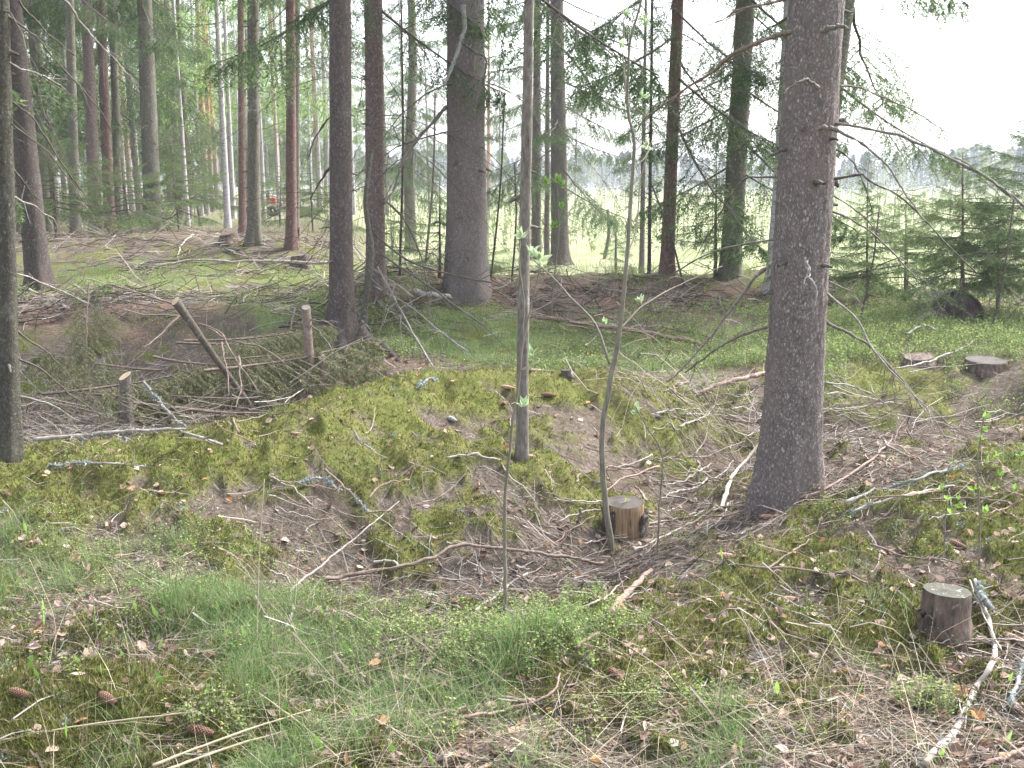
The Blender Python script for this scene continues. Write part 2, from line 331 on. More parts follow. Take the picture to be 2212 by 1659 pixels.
def birch_mat():
    m, t, o = newmat('birch_bark'); v = coords(t, (1, 1, 4)); n = noise(t, v, 9, 5, .7)
    c = ramp(t, n, [(.34, (.10, .085, .085)), (.42, (.36, .33, .34)), (.7, (.52, .48, .50))])
    finish(t, o, c, .7, n, .3, .003); return m
M_BIR = birch_mat()
def ground_mat():
    m, t, o = newmat('forest_floor'); v = coords(t)
    at_ = nd(t, 'ShaderNodeAttribute', attribute_name='zone'); s = nd(t, 'ShaderNodeSeparateColor'); t.links.new(at_.outputs['Color'], s.inputs[0])
    f_ = nd(t, 'ShaderNodeAttribute', attribute_name='zone2'); s2 = nd(t, 'ShaderNodeSeparateColor'); t.links.new(f_.outputs['Color'], s2.inputs[0])
    n1 = noise(t, v, 3.5, 6, .7); n2 = noise(t, v, 38, 6, .75); n3 = noise(t, v, 140, 3, .7)
    lit = ramp(t, n2, [(.30, (.045, .036, .03)), (.46, (.105, .085, .068)), (.58, (.185, .155, .13)), (.72, (.32, .28, .25))])
    lit = mixc(t, math_(t, 'MULTIPLY', n3, .6), lit, (.10, .078, .066)); lit = mixc(t, ramp(t, noise(t, v, 9, 5, .7), [(.42, .0), (.62, .65)]), lit, (.07, .058, .04))
    red = ramp(t, n2, [(.3, (.09, .05, .038)), (.5, (.20, .125, .095)), (.7, (.34, .25, .20))])
    moss = ramp(t, n2, [(.3, (.04, .05, .014)), (.5, (.10, .115, .03)), (.7, (.17, .18, .055))])
    moss = mixc(t, ramp(t, n1, [(.4, 0.), (.7, .7)]), moss, (.13, .115, .05))
    grs = ramp(t, n2, [(.3, (.06, .085, .03)), (.5, (.11, .15, .05)), (.72, (.27, .26, .15))])
    fld = ramp(t, noise(t, v, .35, 9, .85), [(.3, (.13, .17, .07)), (.48, (.21, .24, .12)), (.6, (.30, .30, .20)), (.75, (.36, .31, .25))])
    c = mixc(t, s.outputs[1], lit, grs); c = mixc(t, s.outputs[0], c, moss); c = mixc(t, s.outputs[2], c, red); c = mixc(t, s2.outputs[0], c, fld)
    finish(t, o, c, .95, math_(t, 'ADD', n2, math_(t, 'MULTIPLY', n3, .5)), .8, .02, .1); return m
M_GRD = ground_mat()

# ------------------------------------------------------------------ ground
def build_ground():
    a1 = np.linspace(-40, 40, 720); a2 = np.linspace(40, 320, 60)[1:-1]
    A = np.radians(np.concatenate([a1, a2])); nA = len(A)
    R = [0.15, .6, 1.2]; r = 1.6
    while r < 16: R.append(r); r *= 1.0065
    while r < 60: R.append(r); r *= 1.02
    while r < 2600: R.append(r); r *= 1.08
    R = np.array(R); nR = len(R)
    X = R[:, None]*np.sin(A)[None]; Y = R[:, None]*np.cos(A)[None]
    Z = height(X.ravel(), Y.ravel()).reshape(X.shape)
    V = np.stack([X, Y, Z], -1).reshape(-1, 3)
    i = np.arange(nR-1)[:, None]*nA; j = np.arange(nA)[None]; j2 = (j+1) % nA
    q = np.stack([i+j, i+nA+j, i+nA+j2, i+j2], -1).reshape(-1, 4)
    x, y = V[:, 0], V[:, 1]; n = fbm(x, y, 4, 91, 4)-.5
    moss = mossmask(x, y)*(1-ss(18, 30, np.hypot(x, y))*.6); gr = ss(.35, .75, grassmask(x, y)+n*1.2); red = np.clip(redmask(x, y)*1.0+n*2.2-.1, 0, 1)*(redmask(x, y) > .08)
    z1 = np.stack([moss*(1-red*.8), gr, red, np.ones_like(x)], -1)
    back = (y < -2) | (np.hypot(x, y) > 90)
    f = np.clip(fieldmask(x, y)+.35*ss(24, 40, y), 0, 1); z2 = np.stack([f, f, f, np.ones_like(x)], -1)
    o = mesh_obj('ground', V, q, M_GRD, attrs={'zone': z1, 'zone2': z2}); tag(o, kind='structure')
    c = V[0]
build_ground()

# ------------------------------------------------------------------ foliage library
def needles_on(S, D, L, n, nl, nw, droop, r, spread=1.0):
    """twigs start S (N,3), dir D, length L (N,) -> points and triangles of needles"""
    N = len(S); t = (np.arange(n)+r.random((N, n)))/n
    P = S[:, None]+D[:, None]*(t*L[:, None])[..., None]; P[..., 2] -= droop*(t**2)*L[:, None]
    tan = D[:, None]+np.zeros((N, n, 3)); tan[..., 2] -= 2*droop*t; tan = nrm(tan)
    rd = nrm(r.normal(size=(N, n, 3))); side = nrm(rd-tan*(rd*tan).sum(-1, keepdims=True))
    d = nrm(tan*.75+side*spread); wv = nrm(np.cross(d, r.normal(size=(N, n, 3))))*nw*.5
    ln = nl*(.7+.6*r.random((N, n, 1)))
    V = np.stack([P-wv, P+wv, P+d*ln], 2).reshape(-1, 3)
    return V, np.arange(N*n*3).reshape(-1, 3)
def bough(L, r, nside=16, sub=4, nl=.03, nw=.006, per=14, droop=.25, hang=.6, dens=1.0, bare=.2, wr=.008):
    """one spruce bough along +X. returns wood (v,f) and needles (v,f)"""
    K = 10; t = np.linspace(0, 1, K); yy = np.cumsum(r.normal(size=K))*.012*L
    ax = np.stack([t*L, yy, -droop*L*t+.55*droop*L*t**2.2], -1)
    W = Buf(); v, f = tubes(ax[None], (wr*L*(1-.85*t)+.0015)[None], 4); W.add(v, f)
    ts = bare+(1-bare)*((np.arange(nside)+r.random(nside)*.7)/nside); sg = np.where(np.arange(nside) % 2, 1, -1)
    S = np.stack([np.interp(ts, t, ax[:, k]) for k in range(3)], -1)
    l1 = (.08+.42*(1-ts)**.8*(.35+.65*np.minimum(1, (ts)/.4)))*L*(.7+.6*r.random(nside))
    D = nrm(np.stack([.55+.4*r.random(nside), sg*(.8+.3*r.random(nside)), -.15-hang*.6*r.random(nside)], -1))
    dr = .35*hang
    Kt = 5; tt = np.linspace(0, 1, Kt); P = S[:, None]+D[:, None]*(tt[None]*l1[:, None])[..., None]; P[..., 2] -= dr*(tt**2)[None]*l1[:, None]
    v, f = tubes(P, np.tile((.003*(1-.7*tt)), (nside, 1)), 3); W.add(v, f)
    ss_, dd, ll = [S], [D], [l1]
    for k in range(sub):
        u = (.2+.75*(k+r.random(nside)*.8)/sub)
        S2 = S+D*(u*l1)[:, None]; S2[:, 2] -= dr*u**2*l1
        D2 = nrm(D*.5+np.stack([r.normal(size=nside)*.5, r.normal(size=nside)*.5, -hang*(.5+r.random(nside))], -1)); l2 = l1*(.25+.4*r.random(nside))+.03
        ss_.append(S2); dd.append(D2); ll.append(l2)
    ss_.append(ax[-3:-2]); dd.append(nrm(ax[-1:]-ax[-3:-2])); ll.append(np.array([.25*L]))
    S = np.concatenate(ss_); D = np.concatenate(dd); l = np.concatenate(ll)
    if dens < 1: k = r.random(len(S)) < dens; S, D, l = S[k], D[k], l[k]
    nv, nf = needles_on(S, D, l, per, nl, nw, dr, r)
    return (W.V(), W.Fs()[0]), (nv, nf)
def rotm(az, pitch, roll=0):
    ca, sa, cp, sp = np.cos(az), np.sin(az), np.cos(pitch), np.sin(pitch)
    return np.array([[ca*cp, -sa, -ca*sp], [sa*cp, ca, -sa*sp], [sp, 0, cp]])
LIBN = [bough(1.0, np.random.default_rng(100+k), 20, 6, .026, .0065, 20) for k in range(6)]
LIBF = [bough(1.0, np.random.default_rng(200+k), 15, 5, .042, .011, 12, hang=.85) for k in range(5)]
LIBY = [bough(1.0, np.random.default_rng(300+k), 22, 3, .030, .007, 18, droop=.12, hang=.3) for k in range(5)]
def crown_arrays(r, z0, z1, H, n, L0, lib, axis=None, rad=.1, low_pitch=-.35, top_pitch=.25, azs=None, smin=.5):
    W, Nn = Buf(), Buf()
    for k in range(n):
        u = (k+r.random())/n; z = z0+(z1-z0)*u; L = max(.25, L0*(1-(z-z0*.3)/(H-z0*.3+.01))**.75)*(smin+(1.15-smin)*r.random())
        az = k*2.39996+r.normal()*.5 if azs is None else azs[k]
        p = low_pitch+(top_pitch-low_pitch)*(z-z0)/max(H-z0, .1)+r.normal()*.1
        (wv, wf), (nv, nf) = lib[r.integers(len(lib))]
        R = rotm(az, p)*L; c = np.array([0, 0, z]) if axis is None else axis(z)
        W.add(wv@R.T+c, wf); Nn.add(nv@R.T+c, nf)
    return W, Nn
def deadwood(r, z0, z1, n, L0, rad_at, axis, droop=.5, rad=.006, fine=5, azs=None, sticks=None):
    """bare dead lower limbs with fine side twigs"""
    W = Buf(); K = 9; t = np.linspace(0, 1, K)
    for k in range(n):
        z = z0+(z1-z0)*r.random(); az = r.random()*6.283 if azs is None else azs[k]; L = L0*(.3+.9*r.random())
        d = np.array([math.cos(az), math.sin(az), 0]); s = axis(z)
        P = s+d*(t*L)[:, None]; P[:, 2] += (.25*r.normal())*L*t-droop*L*t**2*(.5+r.random()); P += np.cumsum(r.normal(size=(K, 3)), 0)*.015*L
        rr = rad*(.5+.8*r.random())*(L/L0)**.3
        v, f = tubes(P[None], (rr*(1-.8*t))[None], 4); W.add(v, f)
        m = int(fine*(.5+r.random()))
        if m:
            ts = .25+.75*r.random(m); S = np.stack([np.interp(ts, t, P[:, j]) for j in range(3)], -1)
            D = nrm(d*.6+r.normal(size=(m, 3))*.6+np.array([0, 0, -.35])); l = L*(.12+.3*r.random(m)); tt = np.linspace(0, 1, 4)
            Q = S[:, None]+D[:, None]*(tt*l[:, None])[..., None]; Q[..., 2] -= .3*tt**2*l[:, None]
            v, f = tubes(Q, np.tile(rr*.48*(1-.6*tt), (m, 1)), 3); W.add(v, f)
    return W

# ------------------------------------------------------------------ trunks and trees
def trunk_mesh(r, H, rad, axis, sides=28, flare=.45, nroot=5, fz=.22, bury=.35, rough=.05, dz=.12, taper=.85):
    if sides > 50: dz = .035
    zs = [-bury, -.15, 0]; z = .0
    while z < H: z += dz if z < 4.5 else dz*6; zs.append(min(z, H))
    zs = np.array(zs); a = np.arange(sides)*2*np.pi/sides; ph = r.random()*6.28
    Z, A = np.meshgrid(zs, a, indexing='ij')
    R = rad*(1-taper*np.clip(Z, 0, H)/H)
    lob = .55+.45*np.cos(nroot*A+ph+.6*np.sin(2*A+ph*2)); e = np.exp(-np.clip(Z+.05, 0, 9)/fz)
    R = R*(1+flare*e*(.45+.9*lob)) + rad*rough*2*(fbm(A*3+ph*10, Z*2.5, 1.0, int(ph*100), 3)-.5) + (.006 if sides > 50 else .004)*(fbm(A*20, Z*22, 1.0, 7, 2)-.5)*2
    C = np.array([axis(q) for q in zs])
    V = np.stack([C[:, None, 0]+R*np.cos(A), C[:, None, 1]+R*np.sin(A), C[:, None, 2]+0*A], -1).reshape(-1, 3)
    n = len(zs); i = np.arange(n-1)[:, None]*sides; j = np.arange(sides)[None]; j2 = (j+1) % sides
    return V, np.stack([i+j, i+j2, i+sides+j2, i+sides+j], -1).reshape(-1, 4)
def knots(r, n, zmax, rad_at, axis, L=.06, kr=.011):
    W = Buf()
    for k in range(n):
        z = .35+(zmax-.35)*r.random(); az = r.random()*6.283; d = np.array([math.cos(az), math.sin(az), .15*r.normal()]); ra = rad_at(z)
        l = L*(.4+1.2*r.random()); s = axis(z)+d*ra*.85; P = np.stack([s, s+d*(ra*.15+l*.3), s+d*(ra*.15+l)+np.array([0, 0, -.2*l])]); q = kr*(.6+.8*r.random())
        v, f = tubes(P[None], np.array([[q*1.5, q, q*.55]]), 6); W.add(v, f)
    return W
TR = {}
def tree(key, name, label, cat, base, width, topx, mat, H=20, crown=None, dead=None, kn=14, sides=28, flare=.45, curve=0, group=None, Y=None, woodmat=None, seed=None, basey_free=False, fz=.22, needmat=None, extra=None, kr=None):
    r = np.random.default_rng(seed if seed is not None else int(base[0]*7+base[1]*3))
    if Y is None: B = hit(*base)
    else:
        B = at(base[0], base[1], Y); B[2] = float(height(B[0], B[1]))
    dist = math.hypot(B[1], CAMZ-B[2]); rad = width/2/F*dist
    T = at(topx, 0, B[1]); ax = (T-B); lean = ax[0]/max(ax[2], .3)
    cph = r.random()*6.28
    def axis(z): return np.array([lean*z+curve*math.sin(z*.9+cph)-curve*math.sin(cph), 0.012*z, z])
    taper = .85; ra = lambda z: rad*(1-taper*np.clip(z, 0, H)/H)
    root = thing(name, B, label, cat, group)
    v, f = trunk_mesh(r, H, rad, axis, sides, flare, fz=fz, taper=taper); TB = Buf(); TB.add(v, f); n0 = len(f); n1 = 0
    if kn:
        k = knots(r, kn, min(H*.5, 5), ra, axis, L=.05+rad*.15, kr=kr or .006+rad*.035); fs = k.Fs(); n1 = len(fs[0]); TB.add(k.V(), fs)

    if dead:
        deadwood(r, dead[0], dead[1], dead[2], dead[3], ra, axis, *(dead[4:])).obj('dead_branches', M_STICKS['grey' if r.random() < .3 else 'dark'], root)
    if crown:
        z0, z1, n, L0, lib = crown[:5]; W, Nn = crown_arrays(r, z0, z1, H, n, L0, lib, axis, rad, *(crown[5:]))
        TB.add(W.V(), W.Fs()); n1 += sum(len(f_) for f_ in W.Fs()); Nn.obj('crown', needmat or M_NEED, root, smooth=False)
    fs = TB.Fs(); fm = [np.concatenate([np.zeros(n0), np.ones(len(fs[0])-n0)])]+[np.ones(len(f_)) for f_ in fs[1:]]
    mesh_obj('trunk', TB.V(), fs, None, root, mats=[mat, woodmat or M_STICKS['dark']], midx=np.concatenate(fm))
    TR[key] = dict(root=root, B=B, rad=rad, axis=axis, ra=ra, lean=lean, px=base[0])
    return root
S = 'spruce'
# --- left group
tree('edge', 'young_spruce', 'slim grey-brown trunk cut by the left edge of the picture, thin branches fanning right', S, (22, 985), 46, -6, bark_spruce('edge_bark', (.05, .045, .04), (.14, .125, .112), (.22, .205, .185), 1.3, moss=.25, lich=.3), H=6.5, kn=10, flare=.25, dead=(.9, 3.2, 14, 1.2, .7, .005, 6, None))
tree('dark', 'spruce', 'dark purplish-brown spruce trunk leaning left, its flared base above the needle slope of the pit', S, (85, 620), 50, 18, M_SPRD, H=21, kn=16, dead=(1.5, 5, 12, 1.6), crown=(5, 20, 50, 2.6, LIBN))
tree('grey1', 'spruce', 'slender grey trunk, first one right of the dark leaning spruce', S, (163, 511), 22, 148, M_SPRG, H=20, sides=16, dead=(1.5, 6, 14, 1.8), crown=(5.5, 19, 50, 2.4, LIBN))
tree('grey2', 'spruce', 'brown-grey trunk standing left of the touching reddish one beside it', S, (208, 505), 27, 183, M_SPR2, H=21, sides=16, dead=(1.5, 6, 12, 1.8), crown=(6, 20, 50, 2.4, LIBN))
tree('red0', 'spruce', 'reddish-brown trunk with a snapped bark patch, touching the brown-grey trunk on its left', S, (238, 500), 23, 214, M_SPRR, H=21, sides=16, dead=(2, 6, 12, 1.6), crown=(6, 20, 50, 2.4, LIBN))
tree('grey3', 'spruce', 'pale trunk with broad foot half hidden behind the reddish trunk', S, (256, 470), 18, 240, M_SPRG, H=20, sides=14, Y=29, crown=(4, 19, 60, 2.6, LIBN))
tree('grey4', 'spruce', 'straight smooth grey spruce trunk rising from the brushwood mound on the left', S, (331, 499), 37, 310, M_SPRG, H=22, kn=26, dead=(1.8, 5, 9, 1.8), crown=(5, 21, 55, 2.8, LIBN))
tree('redthin', 'spruce', 'thin reddish trunk close beside the grey-green spruce trunk', S, (524, 515), 16, 518, M_SPRR, H=19, sides=14, dead=(2, 6, 10, 1.5), crown=(6, 18, 40, 2.2, LIBN))
tree('grey5', 'spruce', 'grey-green knotty trunk just right of the thin reddish one, foot flared', S, (549, 528), 27, 545, M_SPRG, H=22, kn=30, dead=(2, 6, 12, 1.7), crown=(5.5, 21, 50, 2.6, LIBN), flare=.7)
tree('red2', 'spruce', 'reddish trunk with a hanging bark strip and a small snag at its foot', S, (630, 536), 23, 626, M_SPRR, H=21, sides=18, kn=18, dead=(1.5, 6, 14, 1.8), crown=(6, 20, 50, 2.5, LIBN))
tree('behind2', 'spruce', 'narrow grey trunk tucked behind the reddish trunk with the hanging bark', S, (641, 530), 14, 641, M_SPRG, H=20, sides=12, dead=(2, 6, 12, 1.8), crown=(5, 19, 45, 2.4, LIBN), Y=24)
# --- centre
tree('mid', 'spruce', 'dark straight spruce with root spreading right on the red needle mound by the pit', S, (738, 742), 50, 733, M_SPRD, H=22, kn=30, flare=.85, fz=.30, dead=(2.2, 5, 8, 1.5), crown=(6, 21, 50, 2.8, LIBN))
tree('mid2', 'spruce', 'brown spruce trunk next right of the dark straight spruce, bare branches around', S, (812, 640), 42, 806, M_SPR2, H=21, kn=16, dead=(.6, 5, 40, 1.9, .7, .006, 14), crown=(3.2, 20, 50, 2.6, LIBN))
tree('light', 'spruce', 'lilac-grey bulging trunk lit on its right edge, behind a tangle of bare twigs', S, (888, 545), 25, 892, M_SPRG, H=20, sides=20, kn=10, curve=.05, dead=(.5, 6, 75, 2.0, .8, .006, 20), crown=(2.2, 19, 60, 2.4, LIBN))
tree('big', 'spruce', 'thickest spruce of all, broad purplish trunk in the middle with flaking bark', S, (1008, 634), 86, 1005, M_SPR, H=25, kn=10, flare=.30, sides=40, fz=.4, dead=(1.5, 5.5, 16, 2.2, .6, .008, 16), crown=(4.2, 24, 56, 3.2, LIBN))
tree('cl1', 'spruce', 'left trunk of the tight spruce cluster behind the slim lichened alder', S, (1158, 560), 21, 1161, M_SPRD, H=20, sides=18, dead=(.4, 6, 50, 1.9, .7, .006, 18), crown=(1.9, 19, 50, 2.3, LIBN))
tree('cl2', 'spruce', 'thinnest trunk in the tight cluster, between its two thicker neighbours', S, (1181, 562), 12, 1184, M_SPRD, H=17, sides=12, dead=(.4, 6, 30, 1.4, .7, .005, 9))
tree('cl3', 'spruce', 'thickest right trunk of the tight spruce cluster, its root running right', S, (1210, 572), 38, 1203, M_SPRD, H=22, kn=16, flare=.7, dead=(.6, 6, 40, 2.2, .7, .006, 18), crown=(2.2, 21, 62, 3.0, LIBN))
tree('thin1', 'spruce', 'thin dark pole trunk right of the cluster, standing at the field edge', S, (1386, 590), 12, 1396, M_SPRD, H=11, sides=12, flare=.2, dead=(1, 6, 20, 1.2), crown=(2.0, 10.5, 34, 1.5, LIBN))
tree('thin2', 'spruce', 'second thinner pole trunk close beside the thin dark one at the field edge', S, (1402, 592), 8, 1410, M_SPRD, H=10, sides=10, flare=.2, dead=(1, 6, 20, 1.2))
tree('fe1', 'spruce', 'spruce trunk with reddish foot and thin hanging sprays at the field edge', S, (1440, 594), 28, 1466, M_SPRR, H=20, kn=12, flare=.5, dead=(.8, 6, 20, 1.8, .6, .006, 8), crown=(2.0, 19, 62, 2.4, LIBN))
tree('fe2', 'spruce', 'thicker trunk half covered in green sprays, left of the white-barked birch', S, (1577, 598), 44, 1612, M_SPRG, H=22, kn=14, flare=.3, dead=(1, 6, 14, 1.8), crown=(1.3, 21, 78, 2.3, LIBN))
tree('bir', 'birch', 'leaning birch with white bark peeling low down, close left of the nearest big spruce', 'birch', (1660, 632), 20, 1712, M_BIR, H=15, sides=16, kn=5, flare=.5, curve=.03)
tree('lean', 'spruce', 'grey trunk leaning out from behind the right side of the nearest big spruce', S, (1745, 640), 30, 1836, M_SPRG, H=19, sides=18, kn=8, dead=(2.4, 6, 10, 1.5), crown=(2.6, 18, 50, 2.6, LIBN), Y=12.5)
tree('near', 'spruce', 'nearest and broadest-looking spruce on the right, scaly bark, bare branches both sides', S, (1700, 1078), 118, 1768, M_SPR, H=21, kn=30, kr=.011, flare=.42, sides=110, fz=.30, crown=(5.5, 20, 40, 2.6, LIBN))
tree('alder', 'alder', 'slim lichened trunk with split bark, standing on the mossy ridge in the centre', 'alder', (1127, 1000), 27, 1137, M_ALD, H=7.5, kn=5, sides=20, flare=.35, fz=.12, curve=.012, kr=.008)
# young spruces right of the big one
for key, b, wd, tx, H, n, L0, lab in (
    ('y1', (2079, 690), 11, 2084, 1.85, 64, 1.5, 'young bushy spruce growing behind the rusty arched sheet'),
    ('y2', (2155, 690), 9, 2166, 1.35, 44, 1.1, 'small young spruce, right neighbour of the bushy one behind the rusty sheet'),
    ('y3', (1872, 650), 6, 1880, 1.7, 42, 1.1, 'spindly young spruce just right of the nearest big trunk, field behind'),
    ('y4', (1955, 655), 7, 1965, 1.4, 42, 1.2, 'low young spruce between the spindly one and the bushy one'),
    ('y5', (2250, 700), 14, 2260, 2.7, 70, 1.6, 'taller young spruce partly outside the right edge'),
    ('y6', (1545, 600), 8, 1552, 1.9, 44, 1.0, 'light green young spruce in front of the trunk covered in sprays'),
    ('y7', (1330, 585), 7, 1335, 1.4, 26, .8, 'sparse young spruce at the field edge left of the thin pole trunks'),
    ('y8', (1760, 640), 8, 1770, 1.5, 34, 1.0, 'young spruce mostly hidden behind the nearest big trunk'),
    ('y9', (950, 600), 7, 950, 1.3, 26, .9, 'sparse young spruce between the lilac-grey trunk and the thickest spruce')):
    tree(key, 'young_spruce', lab, S, b, wd, tx, M_SPRR if key in ('y1', 'y2') else M_SPRD, H=H, sides=8, kn=0, flare=.1, crown=(.5 if key in ('y1', 'y2', 'y5') else .3, H, n, L0, LIBY, -.1, .5, None, .3), needmat=M_NEED if key in ('y2', 'y5') else M_NEEDL, dead=(.1, .8, 10, .8))

# ------------------------------------------------------------------ deep forest: shared meshes
def proto_tree(name, kind, seed, parent_mats):
    r = np.random.default_rng(seed); axis = lambda z: np.array([.01*z*math.sin(seed), .01*z, z])
    root = thing(name, (0, -50, 0), 'x', kind)
    if kind == S:
        v, f = trunk_mesh(r, 20, .105+.03*r.random(), axis, 14, .4, dz=.4)
        W, Nn = crown_arrays(r, 2.2+1.5*r.random(), 19.5, 20, 50, 2.9, LIBF, axis, low_pitch=-.45)
        T = Buf(); T.add(v, f); T.add(W.V(), W.Fs()); mesh_obj('trunk', T.V(), T.Fs(), None, root, mats=[parent_mats, M_STICKS['dark']], midx=np.concatenate([np.zeros(len(f)), np.ones(sum(len(q) for q in W.Fs()))])); Nn.obj('crown', M_NEED if seed % 2 else M_NEEDL, root, smooth=False)
        deadwood(r, .8, 3, 12, 1.6, None, axis).obj('dead_branches', M_STICKS['grey'], root)
    elif kind == 'pine':
        v, f = trunk_mesh(r, 19, .14, axis, 14, .3, dz=.4); mesh_obj('trunk', v, f, M_PINE, root)
        W, Nn = crown_arrays(r, 10, 18.5, 20, 34, 2.6, LIBF, axis, low_pitch=.1, top_pitch=.6)
        W.obj('limbs', M_PINE, root); Nn.obj('crown', M_NEED, root, smooth=False)
    else:
        v, f = trunk_mesh(r, 16, .10, axis, 12, .3, dz=.4); mesh_obj('trunk', v, f, M_BIR, root)
        W = deadwood(r, 4, 15, 40, 2.4, None, axis, -.2, .012, 8); W.obj('limbs', M_STICKS['dark'], root)
        vs = W.V(); p = vs[r.integers(0, len(vs), 5000)]+r.normal(size=(5000, 3))*.1; d = nrm(r.normal(size=(5000, 3))); e = nrm(np.cross(d, r.normal(size=(5000, 3))))
        mesh_obj('crown', np.stack([p-e*.02, p+e*.02, p+d*.06], 1).reshape(-1, 3), np.arange(15000).reshape(-1, 3), M_LEAF, root, smooth=False)
    return root
protos = {S: [proto_tree('spruce', S, 11, M_SPRG), proto_tree('spruce', S, 12, M_SPR2), proto_tree('spruce', S, 13, M_SPRG), proto_tree('spruce', S, 14, M_SPRR)],
          'pine': [proto_tree('pine', 'pine', 21, None)], 'birch': [proto_tree('birch', 'birch', 31, None)]}
used = set()
NICK = [(-400, 60, 'left of the dark leaning trunk'), (60, 163, 'just right of the dark leaning trunk'), (163, 250, 'around the pair of touching trunks'), (250, 331, 'left of the straight smooth grey trunk'),
        (331, 430, 'right of the straight smooth grey trunk'), (430, 524, 'left of the thin reddish trunk'), (524, 630, 'right of the knotty grey-green trunk'), (630, 738, 'left of the dark straight spruce'),
        (738, 860, 'right of the dark straight spruce'), (860, 1100, 'either side of the thickest spruce'), (1100, 2600, 'beyond the field edge trunks')]
def put(kind, px, dist, sc=None, label=None):
    r = rng; x = (px-1106)/F*dist; z = float(height(x, dist)); k = int(r.integers(len(protos[kind]))); p = protos[kind][k]
    where = next((n for a, b, n in NICK if a <= px < b), 'deep in the forest')
    lab = label or {S: 'deep forest spruce with green branches, ', 'pine': 'far orange-barked pine seen ', 'birch': 'far pale thin birch seen '}[kind]+where
    s = sc or .85+.35*r.random()
    if (kind, k) not in used:
        used.add((kind, k)); p.location = (x, dist, z-.05); p.rotation_euler[2] = r.random()*6; p.scale = (s,)*3; p['label'] = lab; o = p
    else: o = copy_tree(p, (x, dist, z-.05), r.random()*6.28, lab, s)
    o['group'] = {S: 'spruces deep in the forest', 'pine': 'orange-barked pines deep in the forest', 'birch': 'pale birches deep in the forest'}[kind]
for px, d in ((340, 40), (352, 43), (455, 42), (468, 45), (480, 50), (612, 48), (697, 50), (297, 50), (90, 48), (120, 60), (30, 50), (1056, 70), (820, 60)): put('pine', px, d)
for px, d, s in ((414, 31, .75), (499, 29, 1.0), (512, 38, 1), (578, 36, .8), (172, 33, .8), (182, 30, .8), (112, 36, .8), (395, 45, .7), (425, 48, .7), (700, 44, .8), (770, 45, .8), (60, 42, .9), (550, 52, .8), (370, 58, .9), (255, 40, .8), (285, 46, .9), (315, 50, .9), (445, 40, .8), (460, 60, 1), (530, 55, .9), (590, 62, .9), (610, 40, .7), (655, 48, .9), (680, 62, 1), (210, 52, 1), (140, 44, .9), (405, 62, 1), (485, 66, 1.1), (720, 60, .9)): put('birch', px, d, s)
for k in range(40):
    d = 26+64*rng.random()**1.1; px = -260+(1010)*rng.random()
    if d < 40 and 430 < px < 720: d += 28
    if px > 560 and d < 50: d += 30
    if (325 < px < 365 or 445 < px < 720) and d < 60: d += 32
    put(S, px, d)
for px, d in ((-180, 19), (-60, 18), (60, 27), (130, 30), (280, 33), (400, 40), (-260, 12), (20, 32)): put(S, px, d)
for px, d in ((800, 85), (840, 70), (880, 95), (930, 85), (700, 75), (760, 95), (1080, 110), (1150, 120), (1240, 135)): put(S, px, d)
for k, (px, d, q, sc) in enumerate(((290, 25, 'y4', 1.5), (395, 27, 'y3', 1.6), (130, 22, 'y1', 1.3), (610, 31, 'y4', 1.4), (680, 26, 'y3', 1.2), (440, 33, 'y1', 1.5), (850, 24, 'y6', 1.0), (40, 24, 'y6', 1.3), (1050, 22, 'y7', 1.2))):
    x = (px-1106)/F*d; c = copy_tree(TR[q]['root'], (x, d, float(height(x, d))-.03), k*1.3, ('small understorey spruce left of the straight smooth grey trunk', 'small understorey spruce right of the straight smooth grey trunk', 'understorey spruce right of the dark leaning trunk', 'low spruce behind the trunk with hanging bark', 'thin low spruce just left of the dark straight spruce',
      'understorey spruce far back before the thin reddish trunk', 'bushy young spruce left of the lilac-grey trunk', 'young spruce left of the dark leaning trunk', 'small spruce at the field edge right of the thickest spruce')[k], sc)
for kind in protos:
    for k, p in enumerate(protos[kind]):
        if (kind, k) not in used:
            for c in list(p.children): bpy.data.objects.remove(c)
            bpy.data.objects.remove(p)

